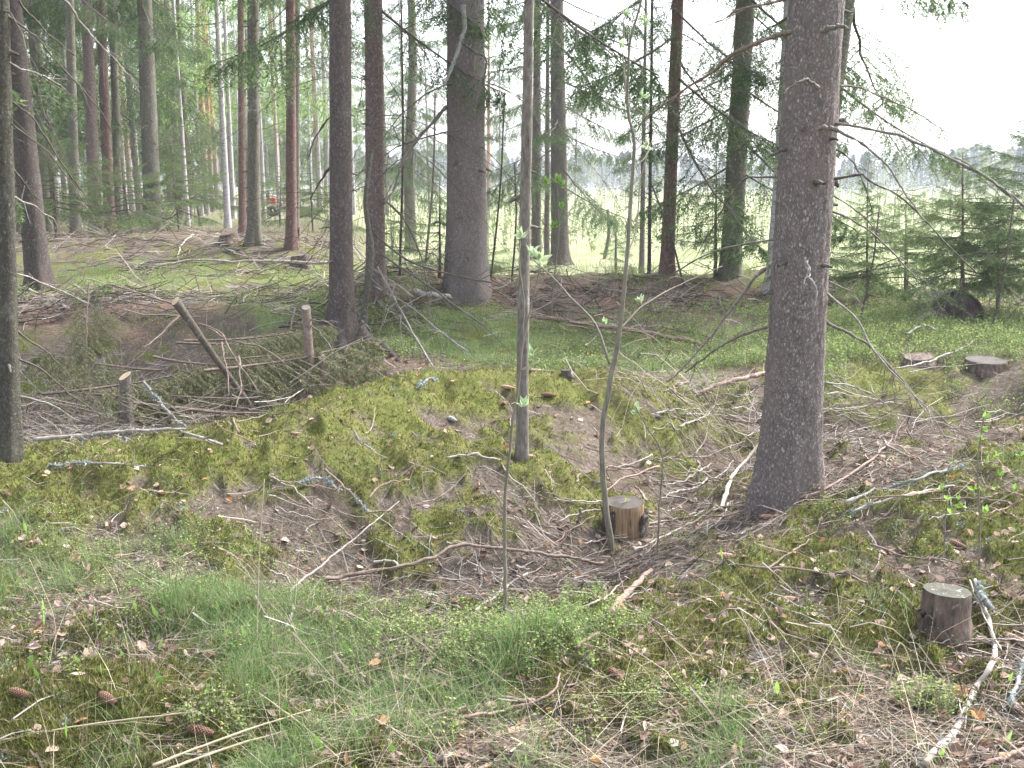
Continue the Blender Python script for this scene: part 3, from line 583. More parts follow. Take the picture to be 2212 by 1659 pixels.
# far wood across the field: one mass
def far_wood():
    r = np.random.default_rng(5); B = [Buf(), Buf(), Buf()]; n = 1000
    for k in range(n):
        y = 190+170*r.random() if r.random() < .5 else 330+60*r.random(); u = -.30+1.15*r.random(); x = u*y
        if y < 300 and u < .2 and r.random() < .5: continue
        z = float(height(x, y)); birch = r.random() < (.45 if y < 300 else .10); H = (6+5.5*r.random())*(y/330)**.6*(.85 if birch else 1)*(1+.35*ss(.30, .5, u)+.22*(1-ss(.0, .25, u)))
        m = 190 if y < 300 else 160; t = r.random(m)**.8; zz = H*(.12+.88*t) if not birch else H*(.3+.7*t)
        R = (H*.115*(1-t)+.15)*(.3+.8*r.random(m)) if not birch else H*.12*np.sqrt(r.random(m))*(1.2-t)
        a = r.random(m)*6.28; c = np.stack([x+R*np.cos(a), y+R*np.sin(a), z+zz], -1); w_ = H*.036*(.6+r.random((m, 1))); d = np.stack([np.cos(a), np.sin(a), -.4+0*a], -1)
        e = nrm(np.cross(d, r.normal(size=(m, 3)))); B[1 if birch else 0].add(np.stack([c-e*w_*.6, c+e*w_*.6, c+d*w_*1.6], 1).reshape(-1, 3), np.arange(3*m).reshape(-1, 3))
        if not birch:
            tip = np.array([[x-.35, y, z+H*.8], [x+.35, y, z+H*.8], [x, y, z+H*1.06]]); B[0].add(tip, np.array([[0, 1, 2]]))
        P = np.array([[[x, y, z-.3], [x, y, z+H*.85]]]); v, f = tubes(P, np.array([[.14, .05]]), 4); B[2].add(v, f)
    V = np.concatenate([b.V() for b in B]); n0, n1 = B[0].n, B[0].n+B[1].n
    f0, f1, f2 = B[0].Fs()[0], B[1].Fs()[0]+n0, B[2].Fs()[0]+n1
    o = mesh_obj('far_wood', V, [f0, f1, f2], mats=[M_FAR, M_FARB, M_BIR], midx=np.concatenate([np.zeros(len(f0)), np.ones(len(f1)), np.full(len(f2), 2)]), smooth=False)
    tag(o, 'hazy blue-green wood edge on the far side of the field', 'wood', kind='stuff')
far_wood()
def young_growth():
    r = np.random.default_rng(15); T = Buf(); Lf = []; n = 1500; y = 36+190*r.random(n)**1.3; u = np.where(r.random(n) < .75, r.uniform(-.12, .62, n), r.uniform(-.45, -.1, n)); x = u*y; z = height(x, y); H = (1.2+3.0*r.random(n))*(.5+.5*ss(35, 120, y)); t = np.linspace(0, 1, 4)
    P = np.stack([x[:, None]+.1*r.normal(size=(n, 4))*t, y[:, None]+0*t, z[:, None]+H[:, None]*t], -1); v, f = tubes(P, (.012+.006*H)[:, None]*(1-.8*t), 3); m = 34; q = r.random((n, m)); S = P[:, 0][:, None]*(1-q[..., None])+P[:, -1][:, None]*q[..., None]
    S = S+r.normal(size=(n, m, 3))*(H*.10)[:, None, None]*(1.15-q[..., None]); S = S[q > .12]; k = len(S); d = nrm(r.normal(size=(k, 3))); e = nrm(np.cross(d, r.normal(size=(k, 3)))); w_ = .05+.05*r.random((k, 1)); V = np.stack([S-e*w_*.5, S+e*w_*.5, S+d*w_*1.8], 1).reshape(-1, 3)
    f2 = np.arange(3*k).reshape(-1, 3)+len(v); o = mesh_obj('young_birch_growth', np.concatenate([v, V]), [f[0], f2], mats=[M_STICKS['grey'], leafmat('young_birch_leaves', [(0, (.16, .20, .09)), (.6, (.25, .30, .13)), (1, (.36, .38, .22))], .45)], midx=np.concatenate([np.zeros(len(f[0])), np.ones(len(f2))]), smooth=False)
    tag(o, 'pale green young birch growth scattered over the clearing', 'birch growth', kind='stuff')
young_growth()

# ------------------------------------------------------------------ big spruce: single bare branches; other hand placed twigs
def air_branch(parent, pts, Y0, Y1, w0, w1, mat, twigs=4, seed=1, name='branch', needles=None, wob=.006, off=None):
    r = np.random.default_rng(seed*31+len(pts)); P = np.array([at(px, py, Y0+(Y1-Y0)*k/(len(pts)-1)) for k, (px, py) in enumerate(pts)])
    Q = smooth_path(P, max(14, 6*len(pts)), wob, seed); n = len(Q); t = np.linspace(0, 1, n); d = (Y0+Y1)/2
    W = Buf(); rr = (w0*(1-t)+w1*t)/2/F*d; rr = rr*(1+.18*r.normal(size=n)); v, f = tubes(Q[None], rr[None], 8, True); W.add(v, f)
    L = np.linalg.norm(Q[-1]-Q[0])
    if twigs:
        ts = .25+.72*r.random(twigs); Sx = np.stack([np.interp(ts, t, Q[:, j]) for j in range(3)], -1); D = nrm((Q[-1]-Q[0])/L*.8+r.normal(size=(twigs, 3))*.6); l = L*(.1+.25*r.random(twigs)); tt = np.linspace(0, 1, 5)
        A = Sx[:, None]+D[:, None]*(tt*l[:, None])[..., None]; A[..., 2] -= .35*tt**2*l[:, None]; A += r.normal(size=A.shape)*.004
        v, f = tubes(A, np.tile((w1*.45/2/F*d+.0009)*(1-.5*tt), (twigs, 1)), 4); W.add(v, f)
    loc = np.array(parent.location) if parent else Q[0]
    o = W.obj(name, mat, parent, off=loc)
    if needles:
        m = 18; ts = needles*r.random(m)+(1-needles); Sx = np.stack([np.interp(ts, t, Q[:, j]) for j in range(3)], -1); D = nrm(r.normal(size=(m, 3))*.5+np.array([.2, 0, -.6])); v, f = needles_on(Sx, D, L*(.05+.10*r.random(m)), 14, .022, .005, .3, r)
        mesh_obj('needles', v-loc, f, M_NEED, o, smooth=False) if parent is None else mesh_obj('needles', v-loc, f, M_NEED, o, smooth=False)
    return o
NR = TR['near']['root']; Yn = TR['near']['B'][1]; DK, GR, PA = M_STICKS['dark'], bark_simple('dead_branch_bark', [(.3, (.08, .07, .06)), (.7, (.20, .18, .155))], (1, 1, 1), 45, [((.30, .33, .29), 18, .58, .68, .6)], .002), M_STICKS['grey']
for k, (pts, y1, w0, w1, mt) in enumerate((
  ([(1712, 68), (1666, 80), (1628, 96), (1589, 115), (1563, 135), (1539, 156), (1485, 189), (1441, 221), (1400, 251), (1375, 285)], 1.3, 13, 4, M_STICKS['brown']),
  ([(1715, -8), (1680, 2), (1620, 15), (1588, 24), (1560, 44), (1531, 55)], 1.0, 9, 3, M_STICKS['brown']),
  ([(1690, 555), (1640, 590), (1600, 640), (1540, 720), (1480, 790), (1440, 825)], .9, 12, 4, M_STICKS['grey']),
  ([(1680, 698), (1640, 712), (1600, 725), (1540, 760), (1480, 805)], .6, 10, 4, GR),
  ([(1695, 515), (1640, 522), (1584, 533), (1518, 553), (1440, 600), (1380, 640)], .8, 7, 3, GR),
  ([(1700, 383), (1650, 383), (1608, 388), (1568, 440), (1534, 500), (1500, 560)], .7, 6, 2, DK),
  ([(1770, 283), (1790, 278), (1811, 283), (1858, 307), (1915, 357), (1948, 407), (2000, 480)], -.5, 9, 3, GR),
  ([(1800, 268), (1822, 270), (1868, 277), (1941, 293), (2008, 320), (2065, 347), (2125, 377), (2175, 417), (2240, 465)], -.9, 8, 7, GR),
  ([(1790, 388), (1858, 377), (1875, 387), (1941, 423), (1995, 473), (2038, 520), (2110, 590)], -.4, 7, 3, DK),
  ([(1800, 320), (1825, 335), (1855, 370), (1875, 420), (1885, 470)], -.1, 6, 2, DK),
  ([(1795, 420), (1868, 470), (1905, 520)], .3, 5, 2, DK),
  ([(1795, 455), (1840, 475), (1875, 497), (1915, 533), (1950, 570), (1985, 610)], -.3, 7, 3, GR),
  ([(1810, 185), (1844, 187), (1901, 207), (1958, 233), (2010, 262), (2051, 293)], .2, 6, 2, GR),
  ([(1766, 618), (1808, 650), (1858, 700), (1885, 753), (1958, 836), (2008, 890), (2041, 943)], -.3, 7, 3, PA),
  ([(1785, 695), (1830, 718), (1875, 743), (1920, 790), (1958, 833), (2000, 890)], -.2, 9, 4, GR),
  ([(1788, 606), (1828, 626), (1868, 663)], .2, 5, 2, GR),
  ([(1780, 826), (1830, 832), (1880, 850), (1920, 880)], .2, 6, 2, M_STICKS['lichen']))):
    air_branch(NR, pts, Yn-.02, Yn+y1, w0*.75, w1*.8, mt, twigs=6, seed=k+1, needles=.5 if k in (7, 12, 9) else None, wob=.0035)
for k, (pts, w0, w1, mt) in enumerate((
  ([(1768, 190), (1752, 178), (1735, 173), (1708, 187), (1691, 202)], 8, 3, GR), ([(1772, 68), (1790, 60), (1815, 58), (1838, 60)], 12, 5, GR), ([(1768, 278), (1790, 276), (1811, 283)], 13, 6, GR),
  ([(1738, 556), (1751, 600), (1764, 630), (1761, 666)], 6, 3, PA), ([(1744, 565), (1749, 590), (1733, 615)], 4, 2, PA), ([(1800, 268), (1815, 262), (1830, 268)], 14, 9, DK), ([(1796, 388), (1806, 395), (1812, 400)], 16, 8, DK))):
    air_branch(NR, pts, Yn-.2 if k not in (5, 6) else Yn, Yn-.3 if k not in (5, 6) else Yn, w0, w1, mt, twigs=0, seed=40+k, name='broken_branch')
# left edge: thin branches fanning over the picture from the edge trunk
ER = TR['edge']['root']; Ye = TR['edge']['B'][1]
for k, pts in enumerate(([(0, 20), (77, 83), (143, 153), (213, 233), (240, 283)], [(0, 130), (100, 167), (143, 197)], [(-5, 200), (67, 250), (133, 353), (200, 450)], [(0, 418), (60, 440), (110, 470), (133, 512)],
   [(-2, 320), (40, 380), (80, 430)], [(5, 590), (60, 600), (120, 625), (190, 655)], [(10, 760), (90, 800), (150, 850), (230, 905)], [(15, 850), (80, 862), (140, 890), (170, 935)], [(15, 700), (110, 770), (180, 850)], [(140, 0), (190, 70), (250, 130), (300, 200)], [(40, 0), (90, 60), (160, 120)])):
    air_branch(ER, pts, Ye, Ye+.35, 5, 2, M_STICKS['grey' if k % 2 else 'dark'], twigs=4, seed=60+k)
# bare fans beside the trunk right of the dark straight spruce
MR = TR['mid2']['root']; Ym = TR['mid2']['B'][1]
for k, (pts, a) in enumerate((([(800, 613), (887, 663), (943, 710), (1010, 760)], -3.), ([(815, 545), (900, 600), (970, 650), (1047, 703)], -3.5), ([(805, 640), (860, 690), (930, 760), (960, 770)], -3.2), ([(800, 500), (880, 560), (960, 590), (1060, 610)], -2.5),
   ([(812, 570), (870, 680), (940, 800)], -4), ([(815, 420), (870, 470), (905, 540), (925, 620)], -1), ([(802, 580), (850, 610), (890, 640)], -2.))):
    air_branch(MR, pts, Ym, Ym+a, 5, 3, M_STICKS['dark' if k % 2 else 'grey'], twigs=6, seed=80+k)
MI = TR['mid']['root']; Yi = TR['mid']['B'][1]
for k, (pts, a) in enumerate((([(755, 215), (730, 240), (700, 268), (675, 310), (665, 345)], 1.5), ([(712, 700), (690, 690), (672, 682)], -.5), ([(715, 360), (690, 395), (670, 430)], 1))):
    air_branch(MI, pts, Yi, Yi+a, 5, 2, DK, twigs=3, seed=95+k)
def root_part(pts, w0, w1, sd):
    P = [np.array([TR['mid']['axis'](.42)[0]+TR['mid']['B'][0]+sd*TR['mid']['rad']*.55, Yi-.02, TR['mid']['B'][2]+.42])]+[hit(*p)+[0, 0, .075] for p in pts]; P[-1][2] -= .08
    Q = smooth_path(P, 24, .004, 5); t = np.linspace(0, 1, 24); v, f = tubes(Q[None], ((w0*(1-t)**1.4+w1*(1-(1-t)**1.4))/2/F*Yi)[None], 14, True); mesh_obj('root', v-TR['mid']['B'], f, M_SPRD, MI)
root_part([(776, 728), (800, 752), (828, 764), (862, 782)], 36, 9, 1); root_part([(706, 735), (690, 752), (668, 760)], 30, 10, -1); root_part([(740, 752), (748, 765)], 36, 12, 0)
# branches of the thickest trunk and the cluster
BR = TR['big']['root']; Yb = TR['big']['B'][1]
air_branch(BR, [(1000, 12), (1003, 60), (995, 90), (985, 120), (978, 140), (968, 165), (958, 185)], Yb-.5, Yb-1.0, 10, 6, M_STICKS['lichen'], 2, 101)
air_branch(BR, [(1000, 95), (1030, 115), (1050, 128), (1045, 180), (1052, 230)], Yb-.5, Yb-.9, 6, 3, DK, 3, 102)
air_branch(BR, [(964, 232), (930, 270), (890, 315), (868, 350), (850, 410), (830, 440)], Yb-.3, Yb-1.8, 9, 5, DK, 5, 103)
CR = TR['cl3']['root']; Yc = TR['cl3']['B'][1]
air_branch(CR, [(1180, 75), (1220, 110), (1260, 160), (1295, 210), (1340, 235), (1400, 250), (1440, 262)], Yc-1, Yc-1.5, 6, 2.5, GR, 8, 104, needles=.4)
air_branch(CR, [(1190, 15), (1240, 60), (1300, 100), (1345, 140), (1390, 190), (1440, 215)], Yc-1, Yc-2, 5, 2, GR, 8, 105, needles=.7)
air_branch(CR, [(1195, 20), (1260, 60), (1330, 90), (1400, 110), (1470, 112)], Yc-.5, Yc-.5, 4, 2, GR, 8, 106, needles=.7)

# ------------------------------------------------------------------ saplings with fresh leaves
def leaf_cluster(r, c, n, size, up=(0, 0, 1)):
    """folded pointed leaflets: returns verts, quads"""
    V, Q = [], []; up = np.array(up, float)
    for k in range(n):
        d = nrm(up*.9+r.normal(size=3)*.55); s = nrm(np.cross(d, r.normal(size=3))); nn = np.cross(d, s); L = size*(.7+.6*r.random()); wd = L*.22
        b = len(V)*6; pts = [c, c+d*L*.45+s*wd+nn*wd*.5, c+d*L*.5, c+d*L*.45-s*wd+nn*wd*.5, c+d*L, c+d*L*.02]
        V.append(pts); Q += [[b, b+1, b+4, b+2], [b, b+2, b+4, b+3]]
    return np.array(V).reshape(-1, 3), np.array(Q)
def sapling(name, label, cat, stem, branches, w0, w1, Y=None, leaves=(), lmat=None, mat=None, lsize=.05, dy=0, group=None, top_extra=None, ln=7):
    B = hit(*stem[0]) if Y is None else at(stem[0][0], stem[0][1], Y); Yb = B[1]; d = Yb
    P = [np.array([B[0], B[1], B[2]-.05])]+[at(px, py, Yb+dy*k/len(stem)) for k, (px, py) in enumerate(stem)][1:]
    r = np.random.default_rng(int(stem[0][0])); root = thing(name, B, label, cat, group)
    Q = smooth_path(P, 8*len(stem), .002, 3); n = len(Q); t = np.linspace(0, 1, n); v, f = tubes(Q[None], ((w0*(1-t)+w1*t)/2/F*d)[None], 8, True)
    mesh_obj('stem', v-B, f, mat or M_SAP, root)
    for pts, a, w in branches:
        P = np.array([at(px, py, Yb+a*k/(len(pts)-1)) for k, (px, py) in enumerate(pts)]); Q2 = smooth_path(P, 6*len(pts), .002, 4); t2 = np.linspace(1, .45, len(Q2)); v, f = tubes(Q2[None], (w/2/F*d*t2)[None], 6, True)
        mesh_obj('branch', v-B, f, mat or M_SAP, root)
    if leaves:
        L = Buf()
        for px, py, a in leaves:
            c = at(px, py, Yb+a); v, f = leaf_cluster(r, c, ln, lsize); L.add(v, f)
        L.obj('leaves', lmat or M_LEAF, root, smooth=False, off=B)
    return root
sapling('rowan_sapling', 'tall thin rowan sapling standing just before the ochre rotting stump', 'rowan', [(1325, 1190), (1310, 1103), (1300, 953), (1317, 836), (1337, 720), (1354, 553), (1367, 367), (1370, 300), (1357, 233), (1360, 100), (1384, 7), (1395, -60)],
   [([(1317, 786), (1287, 703), (1240, 650), (1197, 603), (1146, 556)], .3, 6), ([(1337, 713), (1387, 663), (1430, 635), (1474, 613), (1560, 575)], .5, 5), ([(1362, 270), (1346, 133), (1347, 33)], .2, 5), ([(1367, 367), (1400, 330), (1396, 300)], .2, 4), ([(1352, 560), (1375, 490), (1385, 380), (1410, 300)], .4, 4)],
   15, 4, leaves=[(1146, 556, .3), (1165, 580, .3), (1384, 653, .4), (1306, 703, .0), (1392, 45, .1), (1396, 58, .1), (1340, 105, .1), (1350, 36, .1), (1396, 318, .2), (1387, 210, .1)], lmat=M_LEAFP, lsize=.044)
sapling('rowan_sapling', 'very thin rowan sapling with base in the bilberry clump, passing before the alder trunk', 'rowan', [(1087, 1350), (1092, 1268), (1090, 1106), (1104, 953), (1117, 853), (1134, 720), (1157, 620), (1167, 568)], [([(1125, 800), (1165, 780), (1146, 770)], .1, 3), ([(1132, 735), (1131, 640), (1122, 560), (1123, 520)], .2, 3)],
   10, 3, leaves=[(1124, 515, .2), (1150, 548, .1), (1165, 560, .05), (1148, 770, .1), (1133, 878, 0)], lmat=M_LEAFP, lsize=.042)
sapling('rowan_sapling', 'short thin sapling with one leaf tuft, right of the ochre stump', 'rowan', [(1420, 1195), (1424, 1106), (1430, 986), (1400, 926), (1380, 893), (1373, 878)], [([(1430, 986), (1480, 950), (1500, 930)], .2, 3)], 5, 3, leaves=[(1373, 882, 0), (1376, 895, 0)], lmat=M_LEAFP, lsize=.035)
sapling('rowan_sapling', 'thin upright sapling with bright leaf tufts before the tight spruce cluster', 'rowan', [(1190, 690), (1197, 600), (1207, 500), (1204, 413), (1206, 395)], [([(1200, 560), (1205, 500), (1212, 455)], .1, 2)], 4, 2.5, leaves=[(1206, 395, 0), (1212, 400, 0), (1212, 452, 0), (1199, 492, 0), (1180, 398, 0)], lmat=M_LEAF, lsize=.10, ln=9)
sapling('birch_sapling', 'leafy young birch shoot at the right edge on the mossy bank', 'birch', [(2118, 1240), (2116, 1100), (2112, 1000), (2126, 900)], [([(2116, 1110), (2160, 1080), (2200, 1060)], .1, 3), ([(2114, 1030), (2090, 990), (2070, 960)], .1, 3)], 5, 3,
   leaves=[(2126, 905, 0), (2135, 930, 0), (2120, 950, 0), (2150, 985, 0), (2130, 1000, .02), (2160, 1030, .05), (2190, 1060, .08), (2205, 985, .08), (2150, 1060, .05), (2105, 1060, 0), (2070, 1080, -.05), (2130, 1110, 0)], lmat=M_LEAF, lsize=.032, ln=4)
sapling('birch_sapling', 'small leafy shoot low on the mossy bank behind the nearest stump', 'birch', [(2040, 1210), (2042, 1140), (2046, 1080)], [], 4, 2, leaves=[(2046, 1080, 0), (2052, 1110, 0), (2030, 1060, 0), (2080, 1095, 0)], lmat=M_LEAF, lsize=.035, ln=4)
sapling('alder_sapling', 'curved slim dark stem hugging the right side of the dark straight spruce', 'sapling', [(787, 712), (788, 660), (796, 610), (803, 540), (790, 440), (802, 330)], [([(798, 600), (840, 640), (880, 700)], -.3, 4)], 15, 8, mat=M_SPRG)
for k, (b, tpx, w) in enumerate((((1855, 700), 1900, 5), ((2010, 660), 2085, 4), ((1960, 640), 1950, 4), ((2140, 720), 2190, 5), ((920, 560), 940, 6), ((863, 600), 866, 6), ((1105, 610), 1112, 5), ((1060, 600), 1090, 5), ((1480, 620), 1400, 5), ((1305, 560), 1313, 8))):
    hgt = (450, 480, 500, 430, 200, 0, 350, 200, 380, 452)[k]
    sapling('bare_sapling', ('bare leaning twig-thin sapling just right of the nearest big trunk', 'dark twig leaning right beside the rusty arched sheet', 'thin upright twig among the low young spruces', 'thin stem right of the rusty sheet', 'bare thin stem between the lilac-grey trunk and the thickest spruce',
      'thin pole standing straight left of the lilac-grey trunk', 'short dark stem left of the slim alder trunk', 'bare stem leaning at the right flank of the thickest spruce', 'thin pole leaning left below the reddish-footed trunk', 'dead grey pole snapped off at the field edge')[k], 'sapling',
      [b, ((b[0]+tpx)/2+6, (b[1]+hgt)/2), (tpx, hgt)], [], w, w*.6 if k != 9 else w*.85, mat=M_SPRD)

# ------------------------------------------------------------------ stumps and cut stems
def stump(name, label, base, w, hP, mats, flare=.3, tilt=(0, 0), seed=1, sides=36, cutname='cut_face', hollow=0, wtop=None, Y=None):
    B = hit(*base) if Y is None else at(*base, Y); d = B[1]; rad = w/2/F*d; H = hP/F*d; r = np.random.default_rng(seed); root = thing(name, B, label, 'stump')
    zs = np.array([-.12, 0, .15, .35, .6, .85, .97, 1.0])*H; zs[0] = -.12; a = np.arange(sides)*2*np.pi/sides; ph = r.random()*6
    Z, A = np.meshgrid(zs, a, indexing='ij')
    R = rad*(1+flare*np.exp(-np.clip(Z, 0, 9)/(H*.4))*(.4+.8*(.5+.5*np.cos(4*A+ph)))+.06*(fbm(A*4, Z*6, 1, seed, 3)-.5)*2); R[-1] *= .985
    V = np.stack([R*np.cos(A), R*np.sin(A), Z+tilt[0]*R*np.cos(A)*(Z/H)+tilt[1]*R*np.sin(A)*(Z/H)], -1)
    n = len(zs); i = np.arange(n-1)[:, None]*sides; j = np.arange(sides)[None]; j2 = (j+1) % sides; q = np.stack([i+j, i+j2, i+sides+j2, i+sides+j], -1).reshape(-1, 4)
    mesh_obj('bark', V.reshape(-1, 3), q, mats[0], root)
    top = V[-1]; rings = [top*[k, k, 0]+[0, 0, 1]*(top[:, 2:3]*0+0) for k in (1, .75, .5, .25, .02)]
    rr = []
    for kk, k in enumerate((1, .75, .5, .25, .02)):
        p = top.copy(); p[:, :2] *= k; p[:, 2] = H+tilt[0]*p[:, 0]+tilt[1]*p[:, 1]+(.003*r.normal() if k < 1 else 0)+.002; rr.append(p)
    T = np.concatenate(rr); i = np.arange(4)[:, None]*sides; q = np.stack([i+j, i+j2, i+sides+j2, i+sides+j], -1).reshape(-1, 4)
    mesh_obj(cutname, T, q, mats[1], root)
    return root, B, rad, H
sa, Ba, ra_, Ha = stump('tree_stump', 'rotting ochre stump with dark top in the hollow behind the thin sapling', (1348, 1150), 84, 70, (M_ROT, M_CUTD), .10, (0, .05), 3)
def slab(parent, rad, H, a0, a1, gap, mat, seed):
    r = np.random.default_rng(seed); a = np.linspace(a0, a1, 9); z = np.linspace(-.05, 1, 8)*H; A, Z = np.meshgrid(a, z)
    R = rad+gap*(.4+.6*Z/H)+.008*r.normal(size=A.shape); top = 1-.25*r.random(9)[None]*(Z > H*.9)
    O = np.stack([R*np.cos(A), R*np.sin(A), Z*top], -1); I = O*[.9, .9, 1]; n, m = 8, 9; V = np.concatenate([O.reshape(-1, 3), I.reshape(-1, 3)]); q = []
    for x in range(n-1):
        for y in range(m-1): k = x*m+y; q.append([k, k+1, k+m+1, k+m]); k += n*m; q.append([k, k+m, k+m+1, k+1])
    for y in range(m-1): k = (n-1)*m+y; q.append([k, k+1, k+1+n*m, k+n*m])
    for x in range(n-1):
        k = x*m; q.append([k, k+m, k+m+n*m, k+n*m]); k = x*m+m-1; q.append([k, k+n*m, k+m+n*m, k+m])
    mesh_obj('bark_slab', V, np.array(q), mat, parent)
slab(sa, ra_*1.12, Ha*.95, math.radians(175), math.radians(235), .012, M_SPRD, 1); slab(sa, ra_*1.15, Ha*.8, math.radians(-45), math.radians(10), .01, M_SPRD, 2)
sb, Bb, rb_, Hb = stump('tree_stump', 'nearest stump, dark brown with grey lichen-flecked top', (2038, 1368), 100, 102, (M_ROTD, M_CUTO), .50, (-.03, -.05), 9, 48)
slab(sb, rb_*1.12, Hb*.62, math.radians(185), math.radians(225), .02, M_ROTD, 3)
stump('tree_stump', 'wide low greyish stump on the mossy plateau at the right', (2128, 797), 84, 19, (M_ROTD, M_CUTD), .15, (0, .06), 12)
stump('tree_stump', 'mossy decayed stump left of the wide low one', (1985, 784), 62, 14, (M_ROTD, M_ROTD), .25, (.12, .1), 13)
stump('tree_stump', 'tiny cut stump in the green hollow right of the alder', (1223, 818), 22, 18, (M_SPRD, M_CUTO), .1, (0, 0), 14, 14)
stump('tree_stump', 'dark low stump poking from the needle slope of the pit', (128, 806), 27, 36, (M_SPRD, M_CUTO), .2, (0, 0), 15, 16)
stump('tree_stump', 'flat dark stump under the long pale log far left of the dark straight spruce', (650, 575), 40, 22, (M_ROTD, M_ROTD), .5, (.1, 0), 16, 20)
stump('tree_stump', 'brown root knob beside the flared grey-green trunk', (494, 527), 34, 22, (M_ROTD, M_ROTD), .7, (.2, .2), 17, 16)
stump('tree_stump', 'dark mossy stump standing behind the rusty arched sheet', (2050, 678), 38, 48, (M_ROTD, M_ROTD), .3, (.1, .1), 18, 20)
def cutstem(label, base, top, w, mat, Y, cut, slant=.5, wt=None, name='cut_pole', Yt=None):
    A = at(*base, Y); A[2] = min(A[2], float(height(A[0], A[1])))-.05; T = at(*top, Yt or Y); root = thing(name, A, label, 'cut pole'); n = 9; t = np.linspace(0, 1, n); P = A+(T-A)*t[:, None]; P[1:-1, 0] += .006*np.sin(t[1:-1]*7)
    rr = w/2/F*Y; R = rr*(1.12-.12*t) if wt is None else (w*(1-t)+wt*t)/2/F*Y; v, f = tubes(P[None], R[None], 16); last = np.arange(16)+(n-1)*16
    v[last, 2] += slant*(v[last, 0]-T[0])+.45*(v[last, 1]-T[1])
    mesh_obj('stem', v-A, f, mat, root)
    c = v[last]-A; cc = c.mean(0); V = np.concatenate([c*[1, 1, 1]+[0, 0, .001], [cc+[0, 0, .001]]]); mesh_obj('cut_face', V, np.array([[k, (k+1) % 16, 16] for k in range(16)]), cut, root)
    return root
Yp = 7.6
cutstem('upright cut stem with fresh slanting pinkish cut, nearest in the pit', (277, 940), (270, 812), 26, M_SPRG, 7.3, M_CUTF, .45)
cutstem('thinner barkless cut stem with rounded grey top farther back in the pit', (223, 860), (218, 764), 16, M_STICKS['grey'], 9.3, M_CUTG, .1)
r0 = cutstem('broken grey-brown stump post at the pit rim left of the dark straight spruce', (676, 800), (661, 664), 24, M_STICKS['brown'], 8.3, M_CUTG, -.1, 19)
air_branch(r0, [(668, 690), (700, 695), (735, 710)], 8.3, 8.0, 4, 2, GR, 3, 201); air_branch(r0, [(670, 700), (700, 730), (722, 760)], 8.3, 7.9, 3, 2, GR, 2, 202)
cutstem('short stub beside the broken stump post at the pit rim', (698, 800), (694, 768), 14, M_STICKS['brown'], 8.3, M_CUTG, .1)
cutstem('short dark snag at the foot of the trunk with hanging bark', (641, 540), (645, 492), 7, M_ROTD, 17.5, M_ROTD, .6)
r1 = cutstem('fresh cut spruce pole leaning out of the pit, orange cut end up', (595, 862), (379, 650), 8, M_STICKS['dark'], 8.0, M_CUTF, .2, 17, name='cut_pole', Yt=7.5)
# its side branches
for k, (pts, nd_) in enumerate((([(392, 663), (340, 645), (290, 630), (233, 615), (213, 628), (200, 665)], .35), ([(400, 673), (333, 740), (290, 780), (240, 810)], None), ([(450, 710), (500, 735), (567, 753), (650, 813)], None), ([(395, 672), (345, 725), (310, 750)], None), ([(480, 740), (490, 800), (495, 850)], None), ([(515, 770), (520, 830), (510, 880)], None), ([(430, 700), (480, 720), (500, 760), (560, 850)], None))):
    air_branch(r1, pts, 8.0, 7.8-.1*k, 5, 2, M_STICKS['brown'], 5, 210+k, needles=nd_)

# ------------------------------------------------------------------ fallen sticks and logs
def stick(name, label, pts, w0, w1, mat, lift=0.0, twigs=0, cat='branch', lich=0, seed=1, group=None, sides=10, cut=False, wob=.006, lifts=None, Y=None):
    G = []
    for k, (px, py) in enumerate(pts):
        if Y is not None: G.append(at(px, py, Y)); continue
        g = hit(px, py); l = lift if lifts is None else lifts[k]
        if l: d = nrm(g-np.array([0, 0, CAMZ])); g = g-d*(l/max(.2, -d[2]))
        G.append(g)
    G = np.array(G); d = G[:, 1].mean(); r = np.random.default_rng(seed+int(pts[0][0]))
    rad = (w0+w1)/4/F*d; Q = smooth_path(G, max(12, 8*len(pts)), wob*d/5, seed); Q[:, 2] = np.maximum(Q[:, 2], height(Q[:, 0], Q[:, 1])+rad*.25)+rad*.5
    n = len(Q); t = np.linspace(0, 1, n); R = (w0*(1-t)+w1*t)/2/F*d*(1+.10*r.normal(size=n)); c = Q.mean(0)
    root = thing(name, c, label, cat, group)
    v, f = tubes(Q[None], R[None], sides, True); SB = Buf(); SB.add(v-c, f)
    L = np.linalg.norm(Q[-1]-Q[0])
    if twigs:
        ts = .1+.85*r.random(twigs); Sx = np.stack([np.interp(ts, t, Q[:, j]) for j in range(3)], -1); D = nrm((Q[-1]-Q[0])/L*.7+r.normal(size=(twigs, 3))*[.8, .8, .25]+[0, 0, .2]); l = L*(.08+.22*r.random(twigs)); tt = np.linspace(0, 1, 5)
        A = Sx[:, None]+D[:, None]*(tt*l[:, None])[..., None]; A += r.normal(size=A.shape)*.003; A[..., 2] = np.maximum(A[..., 2], height(A[..., 0], A[..., 1])+.004)
        v, f = tubes(A, np.tile(max(.0012, rad*.35)*(1-.5*tt), (twigs, 1)), 4); SB.add(v-c, f)
    SB.obj('stem', mat, root)
    if lich:
        m = lich*70; ts = r.random(m)**.7; ts = np.clip(r.choice(r.random(max(2, lich)), m)+r.normal(size=m)*.07, 0, 1); p = np.stack([np.interp(ts, t, Q[:, j]) for j in range(3)], -1)+r.normal(size=(m, 3))*rad*.9
        e = nrm(r.normal(size=(m, 3))); g = nrm(r.normal(size=(m, 3))); s_ = .006+.010*r.random((m, 1)); mesh_obj('lichen', np.stack([p-e*s_*.5, p+e*s_*.5, p+g*s_*1.3], 1).reshape(-1, 3)-c, np.arange(3*m).reshape(-1, 3), M_LICH, root, smooth=False)
    return root
ST = M_STICKS
FB = 'fallen_branch'
